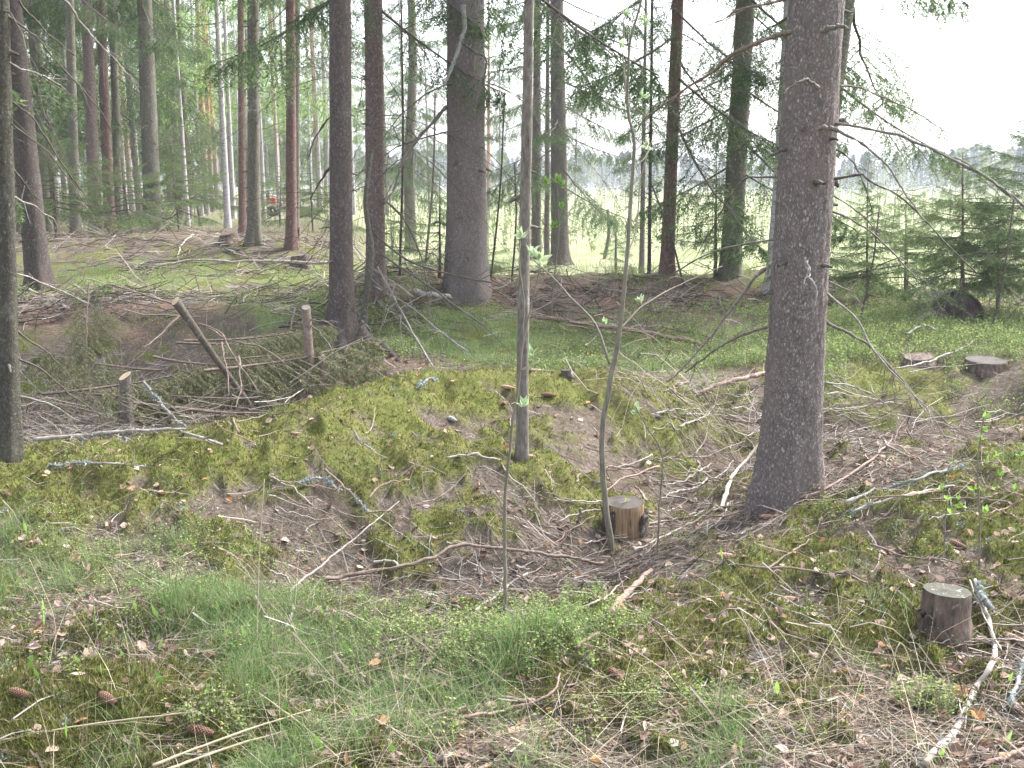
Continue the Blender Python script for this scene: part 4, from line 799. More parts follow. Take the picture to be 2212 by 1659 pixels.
stick(FB, 'long curved brown branch arching across the bottom of the front hollow', [(700, 1256), (737, 1249), (870, 1224), (937, 1206), (990, 1186), (1047, 1184), (1154, 1196), (1304, 1219)], 9, 7, ST['brown'], .03, 5)
stick(FB, 'short pale spur lying against the long curved branch', [(808, 1219), (840, 1218), (872, 1226)], 7, 5, ST['pale'], .03)
stick(FB, 'thin grey forked branch slanting up from the front left, long arm', [(606, 1372), (633, 1320), (635, 1278), (737, 1196), (800, 1140), (862, 1088)], 8, 3, ST['grey'], .05, 5, lifts=[.0, .03, .06, .06, .05, .02])
stick(FB, 'small side fork left of the slanting grey branch', [(583, 1236), (615, 1250), (635, 1280)], 5, 4, ST['grey'], .05)
stick(FB, 'thick broken peeling branch piece in the front hollow below the ochre stump', [(1406, 1236), (1354, 1293), (1318, 1328)], 12, 17, ST['red'], .03, 3)
stick(FB, 'short thick twig piece under the broken peeling branch', [(1294, 1369), (1270, 1385), (1245, 1401)], 8, 9, ST['red'], .01)
stick(FB, 'brown bow-shaped branch low in the front, left of the open cone', [(868, 1468), (987, 1493), (1060, 1510), (1104, 1518), (1156, 1519)], 7, 10, ST['brown'], .02, 3)
stick(FB, 'pinkish brown branch just below the bow-shaped one', [(920, 1575), (1020, 1549), (1104, 1533), (1187, 1504), (1210, 1460)], 9, 5, ST['red'], .02, 4)
stick(FB, 'pale straight stick leaning over litter beside the thin rowan base', [(1028, 1328), (1087, 1279), (1140, 1244)], 7, 6, ST['pale'], .03)
stick(FB, 'long thin light branch across the right moss above the single cone', [(1440, 1203), (1475, 1206), (1608, 1228), (1742, 1246), (1875, 1263)], 7, 4, ST['brown'], .02, 6)
stick(FB, 'side branch rising from the long thin light branch on the right moss', [(1658, 1233), (1705, 1196), (1752, 1167)], 5, 3, ST['brown'], .02, 2)
stick(FB, 'crooked bleached branch running to the bottom edge at the right', [(2106, 1254), (2118, 1290), (2128, 1323), (2148, 1399), (2142, 1443), (2105, 1496), (2068, 1573), (1995, 1659)], 11, 15, ST['pale'], .015, 2, lich=1, wob=.004)
stick(FB, 'short grey lichen-covered chunk on top of the crooked bleached branch', [(2112, 1270), (2125, 1298), (2142, 1318)], 13, 13, ST['lichen'], .04, 0, lich=3)
stick(FB, 'straight thin tan stick beside the crooked bleached branch', [(2094, 1261), (2128, 1335), (2163, 1408)], 4, 4, ST['pale'], .03)
stick(FB, 'lichened stick at the right edge above the bottom corner', [(2216, 1420), (2196, 1480), (2186, 1530)], 11, 9, ST['lichen'], .02, 0, lich=3)
stick(FB, 'dark pinkish stick cut by the bottom right corner', [(2122, 1656), (2170, 1640), (2230, 1618)], 11, 12, ST['red'], .02)
stick(FB, 'thin dark stick in grass left of the crooked bleached branch', [(1505, 1584), (1590, 1550), (1675, 1519)], 5, 4, ST['brown'], .02, 2)
stick(FB, 'white curved branch leaning on the left foot of the nearest big spruce', [(1556, 1108), (1570, 1060), (1591, 1020), (1648, 953)], 10, 6, ST['pale'], 0, 0, lifts=[0, .05, .1, .2])
stick(FB, 'thin pale hooked twig hanging left of the nearest big spruce', [(1626, 943), (1635, 886), (1660, 843)], 4, 3, ST['pale'], 0, 0, lifts=[.02, .1, .18])
stick(FB, 'thick reddish branch among brushwood left of the nearest big spruce', [(1500, 856), (1535, 843), (1608, 823), (1667, 808)], 8, 12, ST['red'], .04, 9, lich=1)
stick(FB, 'long reddish twig running right past the foot of the nearest big spruce', [(1560, 1122), (1608, 1106), (1741, 1073), (1808, 1046), (1908, 976), (1958, 930)], 6, 4, ST['red'], .03, 7)
stick(FB, 'whitish lichened branch on the mossy bank right of the nearest big spruce', [(1825, 1090), (1908, 1060), (1985, 1040), (2080, 1010)], 7, 6, ST['lichen'], .03, 6, lich=3)
stick(FB, 'second whitish branch below it on the mossy bank', [(1840, 1108), (1880, 1096), (1960, 1072), (2060, 1056)], 6, 5, ST['pale'], .02, 4, lich=1)
stick(FB, 'pale grey rod from the hollow up toward the foot of the nearest big spruce', [(1370, 1192), (1430, 1160), (1500, 1130), (1545, 1100)], 5, 4, ST['pale'], .03, 3)
stick(FB, 'short orange-brown splinter by the left foot of the nearest big spruce', [(1602, 1072), (1622, 1062), (1638, 1054)], 9, 7, ST['red'], .03)
stick(FB, 'leaning split stake left of the ochre stump', [(1247, 1140), (1252, 1122), (1254, 1106)], 8, 6, ST['grey'], 0, lifts=[0, .05, .1])
stick(FB, 'curved twig touching the right rim of the ochre stump', [(1396, 1088), (1385, 1068), (1372, 1055)], 6, 5, ST['red'], .10, 1)
stick(FB, 'long barkless pale pole across the near edge of the pit', [(72, 951), (167, 943), (267, 933), (390, 929), (493, 930)], 10, 5, ST['pale'], .10, 4, lich=3, wob=.003, Y=5.9)
stick(FB, 'lichened prong hanging under the barkless pale pole, left', [(170, 945), (178, 968), (182, 988)], 7, 8, ST['lichen'], .03, 0, lich=3, Y=5.9)
stick(FB, 'lichened prong under the barkless pale pole, by the upright stem', [(267, 936), (270, 955), (266, 976)], 6, 6, ST['lichen'], .03, 1, lich=3, Y=5.9)
stick(FB, 'thick dark lichened branch slanting down in the pit right of the upright stem', [(310, 826), (350, 878), (400, 925), (455, 960)], 6, 8, ST['lichen'], .1, 4, lich=4, Y=7.2)
stick(FB, 'grey lichened twig lying on moss below the pale pole', [(105, 1012), (170, 1010), (240, 1009), (310, 1012)], 6, 4, ST['lichen'], .01, 5, lich=4)
stick('fallen_log', 'slim fallen log crossing the green hollow right of the alder', [(1152, 687), (1270, 703), (1354, 716), (1474, 736), (1512, 746)], 10, 9, ST['red'], .05, 8, cat='log')
stick('fallen_log', 'short pale weathered log before the thickest spruce', [(896, 634), (930, 640), (972, 648)], 13, 9, ST['pale'], .05, 3, cat='log')
stick('fallen_log', 'very long thin log far back left of the dark straight spruce', [(330, 577), (417, 567), (560, 567), (712, 569)], 4, 7, ST['pale'], .12, 5, cat='log')
stick('fallen_log', 'thin broken trunk pieces below the dark leaning spruce', [(55, 628), (90, 640), (148, 668)], 6, 5, ST['pale'], .08, 3, cat='log')
stick(FB, 'thin dark branch on the far slope left of the lilac mound', [(1145, 803), (1190, 804), (1236, 822)], 6, 7, ST['brown'], .02, 2)
stick(FB, 'light pole lying at the foot of the rusty arched sheet', [(1984, 692), (2010, 680), (2040, 668)], 10, 9, ST['pale'], .08)
stick(FB, 'grey arched twig on the bilberry plateau', [(1960, 724), (1990, 705), (2022, 716)], 5, 4, ST['lichen'], .15, 2)
stick(FB, 'thin branch lying over the two plateau stumps', [(1930, 800), (1990, 786), (2060, 760), (2110, 735)], 4, 3, ST['grey'], .12, 5)
stick(FB, 'straight dry twig in the litter behind the nearest stump', [(1880, 1180), (1960, 1205), (2050, 1215), (2130, 1240)], 5, 3, ST['brown'], .015, 5)
stick(FB, 'thin fallen branch slanting through moss left of the front hollow', [(700, 1020), (745, 1060), (790, 1105)], 5, 4, ST['red'], .015, 5, lich=2)
stick(FB, 'lichen-furred twig bundle on the ridge moss left of the alder', [(640, 1048), (690, 1042), (740, 1062)], 5, 4, ST['lichen'], .02, 10, lich=6)
stick(FB, 'twig lying on the ridge left foot of the alder', [(965, 992), (1020, 996), (1080, 1000)], 5, 4, ST['pale'], .03, 4)
stick(FB, 'lichen twig on the ridge crest behind the front moss', [(905, 838), (925, 828), (945, 820)], 6, 6, ST['lichen'], .02, 2, lich=4)
# twig jumble filling the hollow: medium sticks, individually placed
rs = np.random.default_rng(404); zones = [((700, 1240), (1420, 1330), 22, 'dry twig in the tangle filling the front hollow'), ((1180, 1000), (1600, 1180), 26, 'dry twig in the brush around the ochre stump'), ((1450, 830), (1680, 1060), 22, 'dry twig in the brushwood left of the nearest big spruce'),
   ((1800, 960), (2200, 1130), 18, 'dry twig in the brushwood on the right bank'), ((2080, 1380), (2212, 1640), 10, 'dry twig in the litter at the lower right edge'), ((60, 860), (600, 950), 22, 'dry twig in the slash of the pit'), ((330, 520), (640, 600), 12, 'dry twig on the far brushwood mound'), ((620, 1040), (860, 1160), 10, 'dry twig on the moss left of the front hollow')]
for (x0, y0), (x1, y1), n, lab in zones:
    for k in range(n):
        cx, cy = rs.uniform(x0, x1), rs.uniform(y0, y1); a = rs.normal()*.5+(math.pi if rs.random() < .5 else 0); L = rs.uniform(50, 170)*(1 if cy > 900 else .7)
        dx, dy = math.cos(a)*L/2, math.sin(a)*L/2*.7; bend = rs.normal()*9
        stick('fallen_twig', lab, [(cx-dx, cy-dy), (cx+bend, cy+bend*.6), (cx+dx, cy+dy)], rs.uniform(3, 5.5), rs.uniform(1.6, 3), ST[rs.choice(['brown', 'red', 'grey', 'pale', 'brown'])], rs.uniform(.005, .05), rs.integers(0, 4), cat='twig', sides=6, group=lab.replace('dry twig', 'dry twigs'), seed=k)

# ------------------------------------------------------------------ cut boughs in the pit
def cut_bough(label, base, Y, az, pitch, L, seed, mat=M_NEEDB, lift=.25):
    r = np.random.default_rng(seed); (wv, wf), (nv, nf) = bough(1.0, r, 26, 8, .026, .008, 26, droop=.2, hang=.9, wr=.009)
    B = at(*base, Y); B[2] = max(B[2], float(height(B[0], B[1]))+lift*.6); R = rotm(az, pitch)*L*1.45; root = thing('cut_bough', B, label, 'spruce bough', 'cut spruce boughs heaped in the pit')
    mesh_obj('branch', wv@R.T, wf, M_STICKS['brown'], root); mesh_obj('needles', nv@R.T, nf, mat, root, smooth=False)
for k, (lab, b, Y, az, p, L) in enumerate((('drooping grey-green spruce bough hanging from the pit rim at the stump post', (470, 735), 8.6, .1, .22, .66), ('old spruce bough arching toward the stump post', (400, 735), 8.9, -.1, .2, .7), ('greenish bough behind the leaning cut pole', (380, 740), 9.4, .3, .1, .9),
    ('bough with paler tips below the leaning cut pole', (330, 770), 9.0, -.3, .1, .9), ('dark bough at the bottom of the pit', (400, 830), 8.6, -1.2, 0, .8), ('limp bough hanging at the tip of the pole side branch', (190, 610), 8.3, -1.3, -.9, .46), ('second limp spray beside it on the pole side branch', (225, 625), 8.3, -1.9, -1.0, .38),
    ('brown-green bough at the left floor of the pit', (180, 850), 8.4, .2, .05, .9), ('half buried bough right in the pit under the pole', (480, 860), 8.3, 2.6, .05, .9), ('bough lying across the middle of the pit', (280, 870), 8.1, -.1, .08, 1.0), ('needle-bare bough at the right end of the pit', (560, 860), 8.0, 2.9, .1, .8),
    ('bough spilling over the near rim at the middle of the pit', (440, 800), 7.9, .5, .2, 1.0), ('bough leaning on the stump post from the left', (480, 775), 8.3, .1, .2, .55), ('grey-green bough left of the leaning cut pole', (350, 800), 8.5, 2.9, .2, .8), ('twiggy bough far left in the pit behind the edge trunk', (90, 850), 8.0, .4, .2, .9), ('bough tip showing behind the barkless pale pole', (380, 880), 7.4, .0, .1, .9))):
    cut_bough(lab, b, Y, az, p, L, 500+k, M_NEEDB)

# ------------------------------------------------------------------ spruce cones
def cone_mesh(openness, seed):
    nu, nv = 40, 60; r = np.random.default_rng(seed); u = np.arange(nu)*2*np.pi/nu; v = np.linspace(0, 1, nv); U, V = np.meshgrid(u, v)
    prof = .5*np.sqrt(np.clip(np.sin(np.pi*np.clip(V*.93+.035, 0, 1)), 0, 1))*(1-.25*V)
    rows = 17*V; n = 8; ph = U*n/(2*np.pi)+.5*np.floor(rows); fr = rows-np.floor(rows); a = np.abs((ph-np.floor(ph))-.5)*2
    sc = (1-fr)**.8*(1-a**3); R = .30*prof*(1+(.20+.35*openness)*(sc-.4)); X = V-.5
    P = np.stack([X, R*np.cos(U), R*np.sin(U)], -1).reshape(-1, 3); i = np.arange(nv-1)[:, None]*nu; j = np.arange(nu)[None]; j2 = (j+1) % nu
    return P, np.stack([i+j, i+j2, i+nu+j2, i+nu+j], -1).reshape(-1, 4)
def cone_mat(name, a, b, tip):
    m, t, o = newmat(name); v = coords(t); n = noise(t, v, 25, 4); c = ramp(t, n, [(.35, a), (.65, b)])
    g = nd(t, 'ShaderNodeNewGeometry'); c = mixc(t, ramp(t, g.outputs['Pointiness'], [(.50, 0.), (.56, 1.)]), c, tip); finish(t, o, c, .75, n, .3, .01); return m
M_CO = {'closed': cone_mat('closed_cone_scales', (.20, .115, .08), (.32, .20, .15), (.42, .29, .23)), 'open': cone_mat('open_cone_scales', (.055, .025, .018), (.12, .058, .038), (.24, .145, .10)), 'grey': cone_mat('grey_cone_scales', (.14, .13, .12), (.24, .23, .21), (.38, .38, .36))}
CM = {}
for k, (op, kind) in {'closed': (.1, 'closed'), 'open': (.9, 'open'), 'grey': (.5, 'grey')}.items():
    p, q = cone_mesh(op, 3); me = mesh_obj('spruce_cone', p, q, M_CO[kind]); CM[k] = me.data; bpy.data.objects.remove(me)
for kind, px, py, L, a, lab in (('open', 47, 1501, 58, -.35, 'dark open cone at the lower left edge'), ('open', 237, 1511, 62, -.6, 'brown open cone above the large front moss cushion'), ('open', 422, 1525, 44, 1.9, 'cone seen end-on right of the front moss cushion'), ('open', 437, 1584, 68, -.25, 'reddish cone lowest at the right end of the front moss cushion'),
    ('open', 257, 1449, 30, .7, 'small dark cone in the grass above the other front cones'), ('grey', 133, 1433, 34, .2, 'old brown cone lying in grass near the left edge'), ('open', 927, 1538, 32, 1.5, 'round-looking cone end beside the pinkish branch'), ('open', 1330, 1466, 56, -1.1, 'open tan cone standing among dead leaves'),
    ('closed', 1572, 1207, 52, -.15, 'closed pinkish cone alone on yellow moss above the thin branch'), ('closed', 1657, 1119, 38, .1, 'closed cone below the foot of the nearest big spruce'), ('open', 2065, 1181, 44, -1.0, 'dark cone in litter behind the nearest stump'), ('closed', 2194, 1390, 68, -1.0, 'largest closed cone at the right edge by the crooked branch'),
    ('closed', 1702, 1298, 42, .3, 'closed cone in litter below the thin light branch'), ('closed', 1912, 1443, 36, .2, 'cone under the tall folded straw'), ('open', 1962, 1268, 34, .8, 'dark cone touching the left side of the nearest stump'), ('open', 1089, 874, 28, 1.57, 'dark cone end on the ridge left of the alder'),
    ('open', 1185, 857, 32, .0, 'striped cone on the ridge right of the alder'), ('closed', 1097, 841, 30, -.3, 'pinkish cone highest on the ridge by the alder'), ('grey', 977, 912, 34, -.9, 'grey weathered cone on the ridge slope'), ('grey', 1417, 901, 28, -.7, 'grey cone on the moss slope above the ochre stump'), ('closed', 340, 1051, 24, 1.3, 'cone upright among moss left of the front hollow'), ('grey', 1215, 1300, 30, .4, 'small cone in the shade of the front bilberries'),
    ('closed', 640, 938, 20, .3, 'tiny cone on the left ridge'), ('closed', 990, 1570, 40, .3, 'worn cone at the bottom below the pinkish branch'), ('closed', 555, 935, 18, 0, 'tiny cone farther left on the ridge')):
    g = hit(px, py); d = g[1]; l = L/F*d*1.05; o = bpy.data.objects.new('spruce_cone', CM[kind]); COL.objects.link(o); o.location = (g[0], g[1]-.01, g[2]+l*.10); s = max(l, .05); o.scale = (s, s*1.05, s*1.05); o.rotation_euler = (0, .08, a)
    tag(o, lab, 'cone', 'spruce cones on the ground')

# ------------------------------------------------------------------ odd things: rusty sheet, red machine, tall straws
def rusty_sheet():
    B = hit(2066, 694); d = B[1]; rr = 58/F*d; root = thing('rusty_metal_sheet', B, 'arched dark rust-coloured metal sheet half sunk behind the bilberries', 'metal sheet')
    m, t, o = newmat('rusty_metal'); n = noise(t, coords(t), 9, 6, .7); finish(t, o, ramp(t, n, [(.3, (.07, .048, .054)), (.55, (.13, .088, .096)), (.75, (.21, .145, .135))]), .6, n, .3, .004)
    a = np.linspace(RAD(-6), RAD(186), 40); L = np.linspace(0, .55, 8); V = []
    for th in (0, .012):
        for l in L: V.append(np.stack([(rr-th)*np.cos(a)+.05*l, 0*a+l+.04*np.sin(a), (rr*1.0-th)*np.sin(a)-l*.10+.03], -1))
    V = np.array(V).reshape(-1, 3); n, mm = 8, 40; q = []
    for x in range(n-1):
        for y in range(mm-1): k = x*mm+y; q += [[k, k+mm, k+mm+1, k+1], [k+n*mm, k+n*mm+1, k+n*mm+mm+1, k+n*mm+mm]]
    for y in range(mm-1): q += [[y, y+1, y+1+n*mm, y+n*mm], [(n-1)*mm+y, (n-1)*mm+y+n*mm, (n-1)*mm+y+1+n*mm, (n-1)*mm+y+1]]
    mesh_obj('curved_sheet', V, np.array(q), m, root)
    # bent rim strip along the front edge
    P = np.stack([(rr+.002)*np.cos(a), 0*a-.008+.04*np.sin(a), (rr*1.0+.002)*np.sin(a)+.03], -1); v, f = tubes(P[None], np.full((1, 40), .009), 6); mesh_obj('rolled_rim', v, f, m, root)
    # inner end plate, set back
    g = np.linspace(.02, 1, 6); V = np.array([[gg*(rr-.02)*np.cos(x), .045+.02*math.sin(3*x), gg*(rr*.98-.02)*np.sin(x)+.03] for gg in g for x in a]); q = np.array([[i*40+j, i*40+j+1, (i+1)*40+j+1, (i+1)*40+j] for i in range(5) for j in range(39)]); mesh_obj('end_plate', V, q, m, root)
rusty_sheet()
def box(buf, c, s, bev=.0):
    x, y, z = s; V = np.array([[a*x/2, b*y/2, e*z/2] for e in (-1, 1) for b in (-1, 1) for a in (-1, 1)])*1.0; k = np.array([[1, 1, 1]]*4+[[.86, .9, 1]]*4); V = V*k+np.array(c)
    buf.add(V, np.array([[0, 2, 3, 1], [4, 5, 7, 6], [0, 1, 5, 4], [2, 6, 7, 3], [0, 4, 6, 2], [1, 3, 7, 5]]))
def red_machine():
    x, y = (574-1106)/F*40, 40.; B = np.array([x, y, float(height(x, y))]); root = thing('quad_bike', B, 'small red machine with white lamp far off between the trunks', 'quad bike')
    def pm(n, c, ro=.4):
        m, t, o = newmat(n); q = noise(t, coords(t), 12, 3); finish(t, o, mixc(t, q, c, [a*.75 for a in c]), ro); return m
    R, Kk, Wt = pm('red_paint', (.50, .09, .06)), pm('black_rubber', (.10, .09, .09), .9), pm('white_lamp', (.8, .8, .8), .2)
    b = Buf(); box(b, (-.1, 0, .60), (.6, .5, .30)); box(b, (-.34, 0, .86), (.36, .5, .24)); mesh_obj('rear_body', b.V(), b.Fs(), R, root, False)
    b = Buf(); box(b, (.38, 0, .60), (.36, .55, .22)); mesh_obj('front_fender', b.V(), b.Fs(), R, root, False)
    b = Buf(); box(b, (.05, 0, .80), (.5, .26, .1)); mesh_obj('seat', b.V(), b.Fs(), Kk, root, False)
    v, f = tubes(np.array([[[.3, 0, .6], [.26, 0, .95]]]), np.array([[.02, .02]]), 8, True); b = Buf(); b.add(v, f); v, f = tubes(np.array([[[.24, -.35, 1.0], [.26, 0, .95], [.24, .35, 1.0]]]), np.full((1, 3), .016), 8, True); b.add(v, f); mesh_obj('handlebar', b.V(), b.Fs(), Kk, root)
    a = np.linspace(0, 2*np.pi, 20, endpoint=False)
    for wx, wy in ((-.38, -.36), (-.38, .36), (.42, -.36), (.42, .36)):
        P = np.stack([wx+.15*np.cos(a), wy+0*a, .23+.15*np.sin(a)], -1); P = np.concatenate([P, P[:1]]); v, f = tubes(P[None], np.full((1, 21), .07), 8); mesh_obj('wheel', v, f, Kk, root)
    v, f = tubes(np.array([[[.5, -.2, .78], [.53, -.24, .78], [.54, -.27, .78]]]), np.array([[.03, .07, .06]]), 12, True); mesh_obj('headlight', v, f, Wt, root)
    root.rotation_euler[2] = .1
red_machine()
def straw(label, base, tops, w=3.5):
    B = hit(*base); d = B[1]; root = thing('dry_grass_stalk', B, label, 'grass stalk', 'tall dry grass stalks')
    P = [B-[0, 0, .02]]+[at(px, py, d+.03*k) for k, (px, py) in enumerate(tops)]; Q = smooth_path(P, 16) if len(tops) < 2 or tops[-1][1] < tops[0][1] else np.array(P); t = np.linspace(0, 1, len(Q)); v, f = tubes(Q[None], (w/2/F*d*(1-.5*t))[None], 5, True); mesh_obj('stem', v-B, f, M_STRAW, root)
straw('tall upright straw at the left of the front hollow', (553, 1415), [(560, 1200), (571, 1035)])
straw('longest straw leaning left in the grass at the bottom right', (1802, 1662), [(1695, 1470), (1588, 1318)], 5)
straw('folded pale straw like an upside-down V left of the nearest stump', (1886, 1650), [(1915, 1510), (1945, 1388), (1988, 1495)], 4)
straw('short leaning straw in the lower middle right', (1548, 1590), [(1565, 1450)], 4)
straw('thin straw slanting in the left front grass', (300, 1500), [(380, 1380), (420, 1310)], 3)
straw('bent straw at the far left front', (118, 1420), [(115, 1330), (63, 1206)], 3)
straw('straw standing before the bow-shaped branch', (865, 1590), [(872, 1480), (880, 1380)], 3)
straw('straw leaning over the front left grass clump', (500, 1480), [(530, 1420), (585, 1335)], 3)
straw('pale straw in the front grass bundle', (370, 1500), [(440, 1430), (545, 1336)], 3)
for k, (a, b) in enumerate((((330, 1664), (670, 1535)), ((360, 1664), (700, 1560)), ((0, 1602), (425, 1540)), ((560, 1500), (730, 1640)))):
    stick('dry_grass_stalk', ('thick bundle straw lying at the bottom left', 'second straw of the lying bundle at the bottom left', 'long thin straw lying over the front moss cushion', 'straw crossing the lying bundle')[k], [a, ((a[0]+b[0])/2, (a[1]+b[1])/2-6), b], 7 if k < 2 else 4, 4, M_STRAW, .03, cat='grass stalk', group='tall dry grass stalks', wob=.002)
# yellow leaf and curl on the ochre stump
tb = thing('yellow_leaf', Ba+[.01, -.01, Ha+.012], 'yellow-green leaf on top of the ochre stump', 'leaf'); v, f = leaf_cluster(np.random.default_rng(8), np.zeros(3), 7, .022); mesh_obj('blade', v, f, leafmat('yellow_leaf', [(0, (.45, .38, .06)), (1, (.35, .45, .08))]), tb, smooth=False)
v, f = tubes(smooth_path([(-.055, -.05, .0), (-.02, -.035, .004), (.0, 0, .006)], 8)[None], np.full((1, 8), .0022), 5, True); mesh_obj('stalk', v, f, M_STRAW, tb)

# ------------------------------------------------------------------ ground cover (uncountable)
def scatter(n, y0, y1, r, mode='screen', u=.62):
    a = r.random(n)
    y = 1/(1/y1+a*(1/y0-1/y1)) if mode == 'screen' else np.sqrt(y0**2+a*(y1**2-y0**2)) if mode == 'area' else (y0**-.3+a*(y1**-.3-y0**-.3))**(1/-.3)
    return y*r.uniform(-u, u, n), y
def P3(x, y): return np.stack([x, y, height(x, y)], -1)
def blades(name, label, cat, x, y, L, Wd, mat, lean=.5, r=None, seg=4, bend=.8, leandir=None):
    n = len(x); B = P3(x, y); B[:, 2] -= .01; az = r.random(n)*6.283 if leandir is None else leandir; l = np.abs(r.normal(size=n))*lean+.08
    t = np.linspace(0, 1, seg); h = np.stack([np.cos(az), np.sin(az), 0*az], -1); side = np.stack([-np.sin(az+r.normal(size=n)*.8), np.cos(az), 0*az], -1)
    C = B[:, None]+h[:, None]*(l[:, None]*(.3*t+bend*t**2)*L[:, None])[..., None]; C[..., 2] += L[:, None]*(t-.35*np.minimum(l, 1.4)[:, None]*t**2)
    wv = side[:, None]*(Wd[:, None]*(1-.92*t**1.5)*.5)[..., None]
    V = np.stack([C-wv, C+wv], 2).reshape(-1, 3); i = np.arange(n)[:, None]*seg*2; k = np.arange(seg-1)[None]*2; q = np.stack([i+k, i+k+1, i+k+3, i+k+2], -1).reshape(-1, 4)
    return tag(mesh_obj(name, V, q, mat, smooth=False), label, cat, kind='stuff')
r = np.random.default_rng(42)
# grass: clumps then blades
def grass_points(n, y0, y1, thr, mode='screen', seedn=61, per=10, spread=.035):
    x, y = scatter(n, y0, y1, r, mode); g = grassmask(x, y)+(fbm(x, y, 3.4, seedn, 4)-.5)*2.9
    k = r.random(n) < np.clip((g-thr)*1.6, 0, 1); x, y = x[k], y[k]
    x = np.repeat(x, per)+r.normal(size=len(x)*per)*spread; y = np.repeat(y, per)+r.normal(size=len(y)*per)*spread; return x, y
x, y = grass_points(13000, 2.1, 6.5, .62, spread=.022, per=16); n = len(x)
blades('grass', 'fresh green grass tufts in the foreground', 'grass', x, y, r.uniform(.05, .15, n), r.uniform(.0014, .0030, n), M_GRASS, .7, r)
x, y = grass_points(9000, 8.0, 17, .5, 'mid', spread=.05, per=9); n = len(x)
blades('grass', 'green grass filling the middle hollow and slopes', 'grass', x, y, r.uniform(.06, .17, n), r.uniform(.003, .006, n), M_GRASS, .6, r, 3)
x, y = scatter(5200, 2.1, 8, r); k = r.random(len(x)) < np.clip(grassmask(x, y)+fbm(x, y, 2, 71, 3)*1.2-.55, .03, 1); x, y = x[k], y[k]; n = len(x)
blades('dry_grass', 'dry bleached grass blades through the foreground', 'grass', x, y, r.uniform(.05, .24, n), r.uniform(.001, .0022, n), M_STRAW, 1.6, r, 4, 1.3)
x, y = scatter(26000, 13, 42, r, 'mid'); k = (fieldmask(x, y) > .3) | ((x/y > -.45) & (x/y < -.15) & (y > 22) & (r.random(len(x)) < .4)); x, y = x[k], y[k]; n = len(x)
blades('field_grass', 'pale yellow-green field grass beyond the trees', 'grass', x, y, r.uniform(.15, .45, n), r.uniform(.006, .014, n), leafmat('field_grass', [(0, (.16, .21, .08)), (.5, (.26, .29, .14)), (1, (.44, .39, .28))]), .5, r, 3)
# moss: tufted tips
def tris(name, label, cat, x, y, L, Wd, mat, up=1.0, jit=.6, lift=0.0, kind='stuff'):
    n = len(x); B = P3(x, y); B[:, 2] += lift-.002; d = nrm(r.normal(size=(n, 3))*jit+[0, 0, up]); e = nrm(np.cross(d, r.normal(size=(n, 3))))*(Wd/2)[:, None]
    return tag(mesh_obj(name, np.stack([B-e, B+e, B+d*L[:, None]], 1).reshape(-1, 3), np.arange(3*n).reshape(-1, 3), mat, smooth=False), label, cat, kind=kind)
x, y = scatter(420000, 2.1, 11, r); k = r.random(len(x)) < mossmask(x, y)*1.0; x, y = x[k], y[k]; n = len(x)
tris('moss', 'yellow-green moss carpet over ridge, banks and foreground', 'moss', x, y, r.uniform(.010, .030, n)*(1+.03*y), r.uniform(.003, .006, n)*(1+.10*y), M_MOSS, jit=.45)
# needle litter
x, y = scatter(200000, 2.1, 12, r); k = r.random(len(x)) < np.clip(1-mossmask(x, y)*.6, 0, 1); x, y = x[k], y[k]; n = len(x)
tris('needle_litter', 'brown fallen needles and crumbs between the moss', 'needle litter', x, y, r.uniform(.012, .04, n), r.uniform(.0015, .004, n), M_NLIT, .12, .8, .004)
# fine twig litter
def twigs(n, y0, y1, weight, lab, L=(.04, .36), rad=(.0009, .0032), lift=.02, name='twig_litter', mode='screen'):
    x, y = scatter(n, y0, y1, r, mode); k = r.random(n) < np.clip(weight(x, y), 0, 1); x, y = x[k], y[k]; n = len(x); K = 5; t = np.linspace(-.5, .5, K); l = L[0]+(L[1]-L[0])*r.random(n)**2
    az = r.normal(size=n)*.9; d = np.stack([np.cos(az), np.sin(az)], -1); P = np.zeros((n, K, 3)); cur = r.normal(size=n)*.3
    P[..., 0] = x[:, None]+d[:, None, 0]*(t*l[:, None])-d[:, None, 1]*cur[:, None]*(t**2)*l[:, None]+r.normal(size=(n, K))*.003; P[..., 1] = y[:, None]+d[:, None, 1]*(t*l[:, None])+d[:, None, 0]*cur[:, None]*(t**2)*l[:, None]+r.normal(size=(n, K))*.003
    P[..., 2] = height(P[..., 0], P[..., 1])+.004+(lift*r.random(n)**2)[:, None]+(r.normal(size=n)*.25)[:, None]*t*l[:, None]; P[..., 2] = np.maximum(P[..., 2], height(P[..., 0], P[..., 1])+.001)
    R = (rad[0]+(rad[1]-rad[0])*r.random(n)**2)[:, None]*np.linspace(1, .5, K)[None]*(1+.05*np.minimum(y, 9)[:, None])
    v, f = tubes(P, R, 3); tag(mesh_obj(name, v, f, M_SLASH if name == 'slash_twigs' else M_TWIG, smooth=False), lab, 'twig litter', kind='stuff')
twigs(52000, 2.1, 10, lambda x, y: (.06+.8*litmask(x, y)+.25*(1-mossmask(x, y)))*(1-.35*ss(5.5, 8, y))*(1-.8*bl(x, y, -1.25, 2.72, .5, .3, 2)), 'thin dry twigs covering the forest floor and hollow')
twigs(30000, 6.3, 12, lambda x, y: bl(x, y, -3.45, 8.5, 1.75, 1.6, 2)+.35*bl(x, y, 2.0, 7.2, 1.2, .6), 'dense tangle of slash twigs in the pit', (.15, .8), (.0012, .0034), .46, 'slash_twigs', 'mid')
twigs(14000, 11, 26, lambda x, y: np.clip(litmask(x, y)+.5*(x < -1)*(fbm(x, y, .6, 77, 2) > .5), .08, 1)*(1-fieldmask(x, y)), 'twigs over the far mounds', (.2, .9), (.003, .008), .12, 'twig_litter', 'mid')
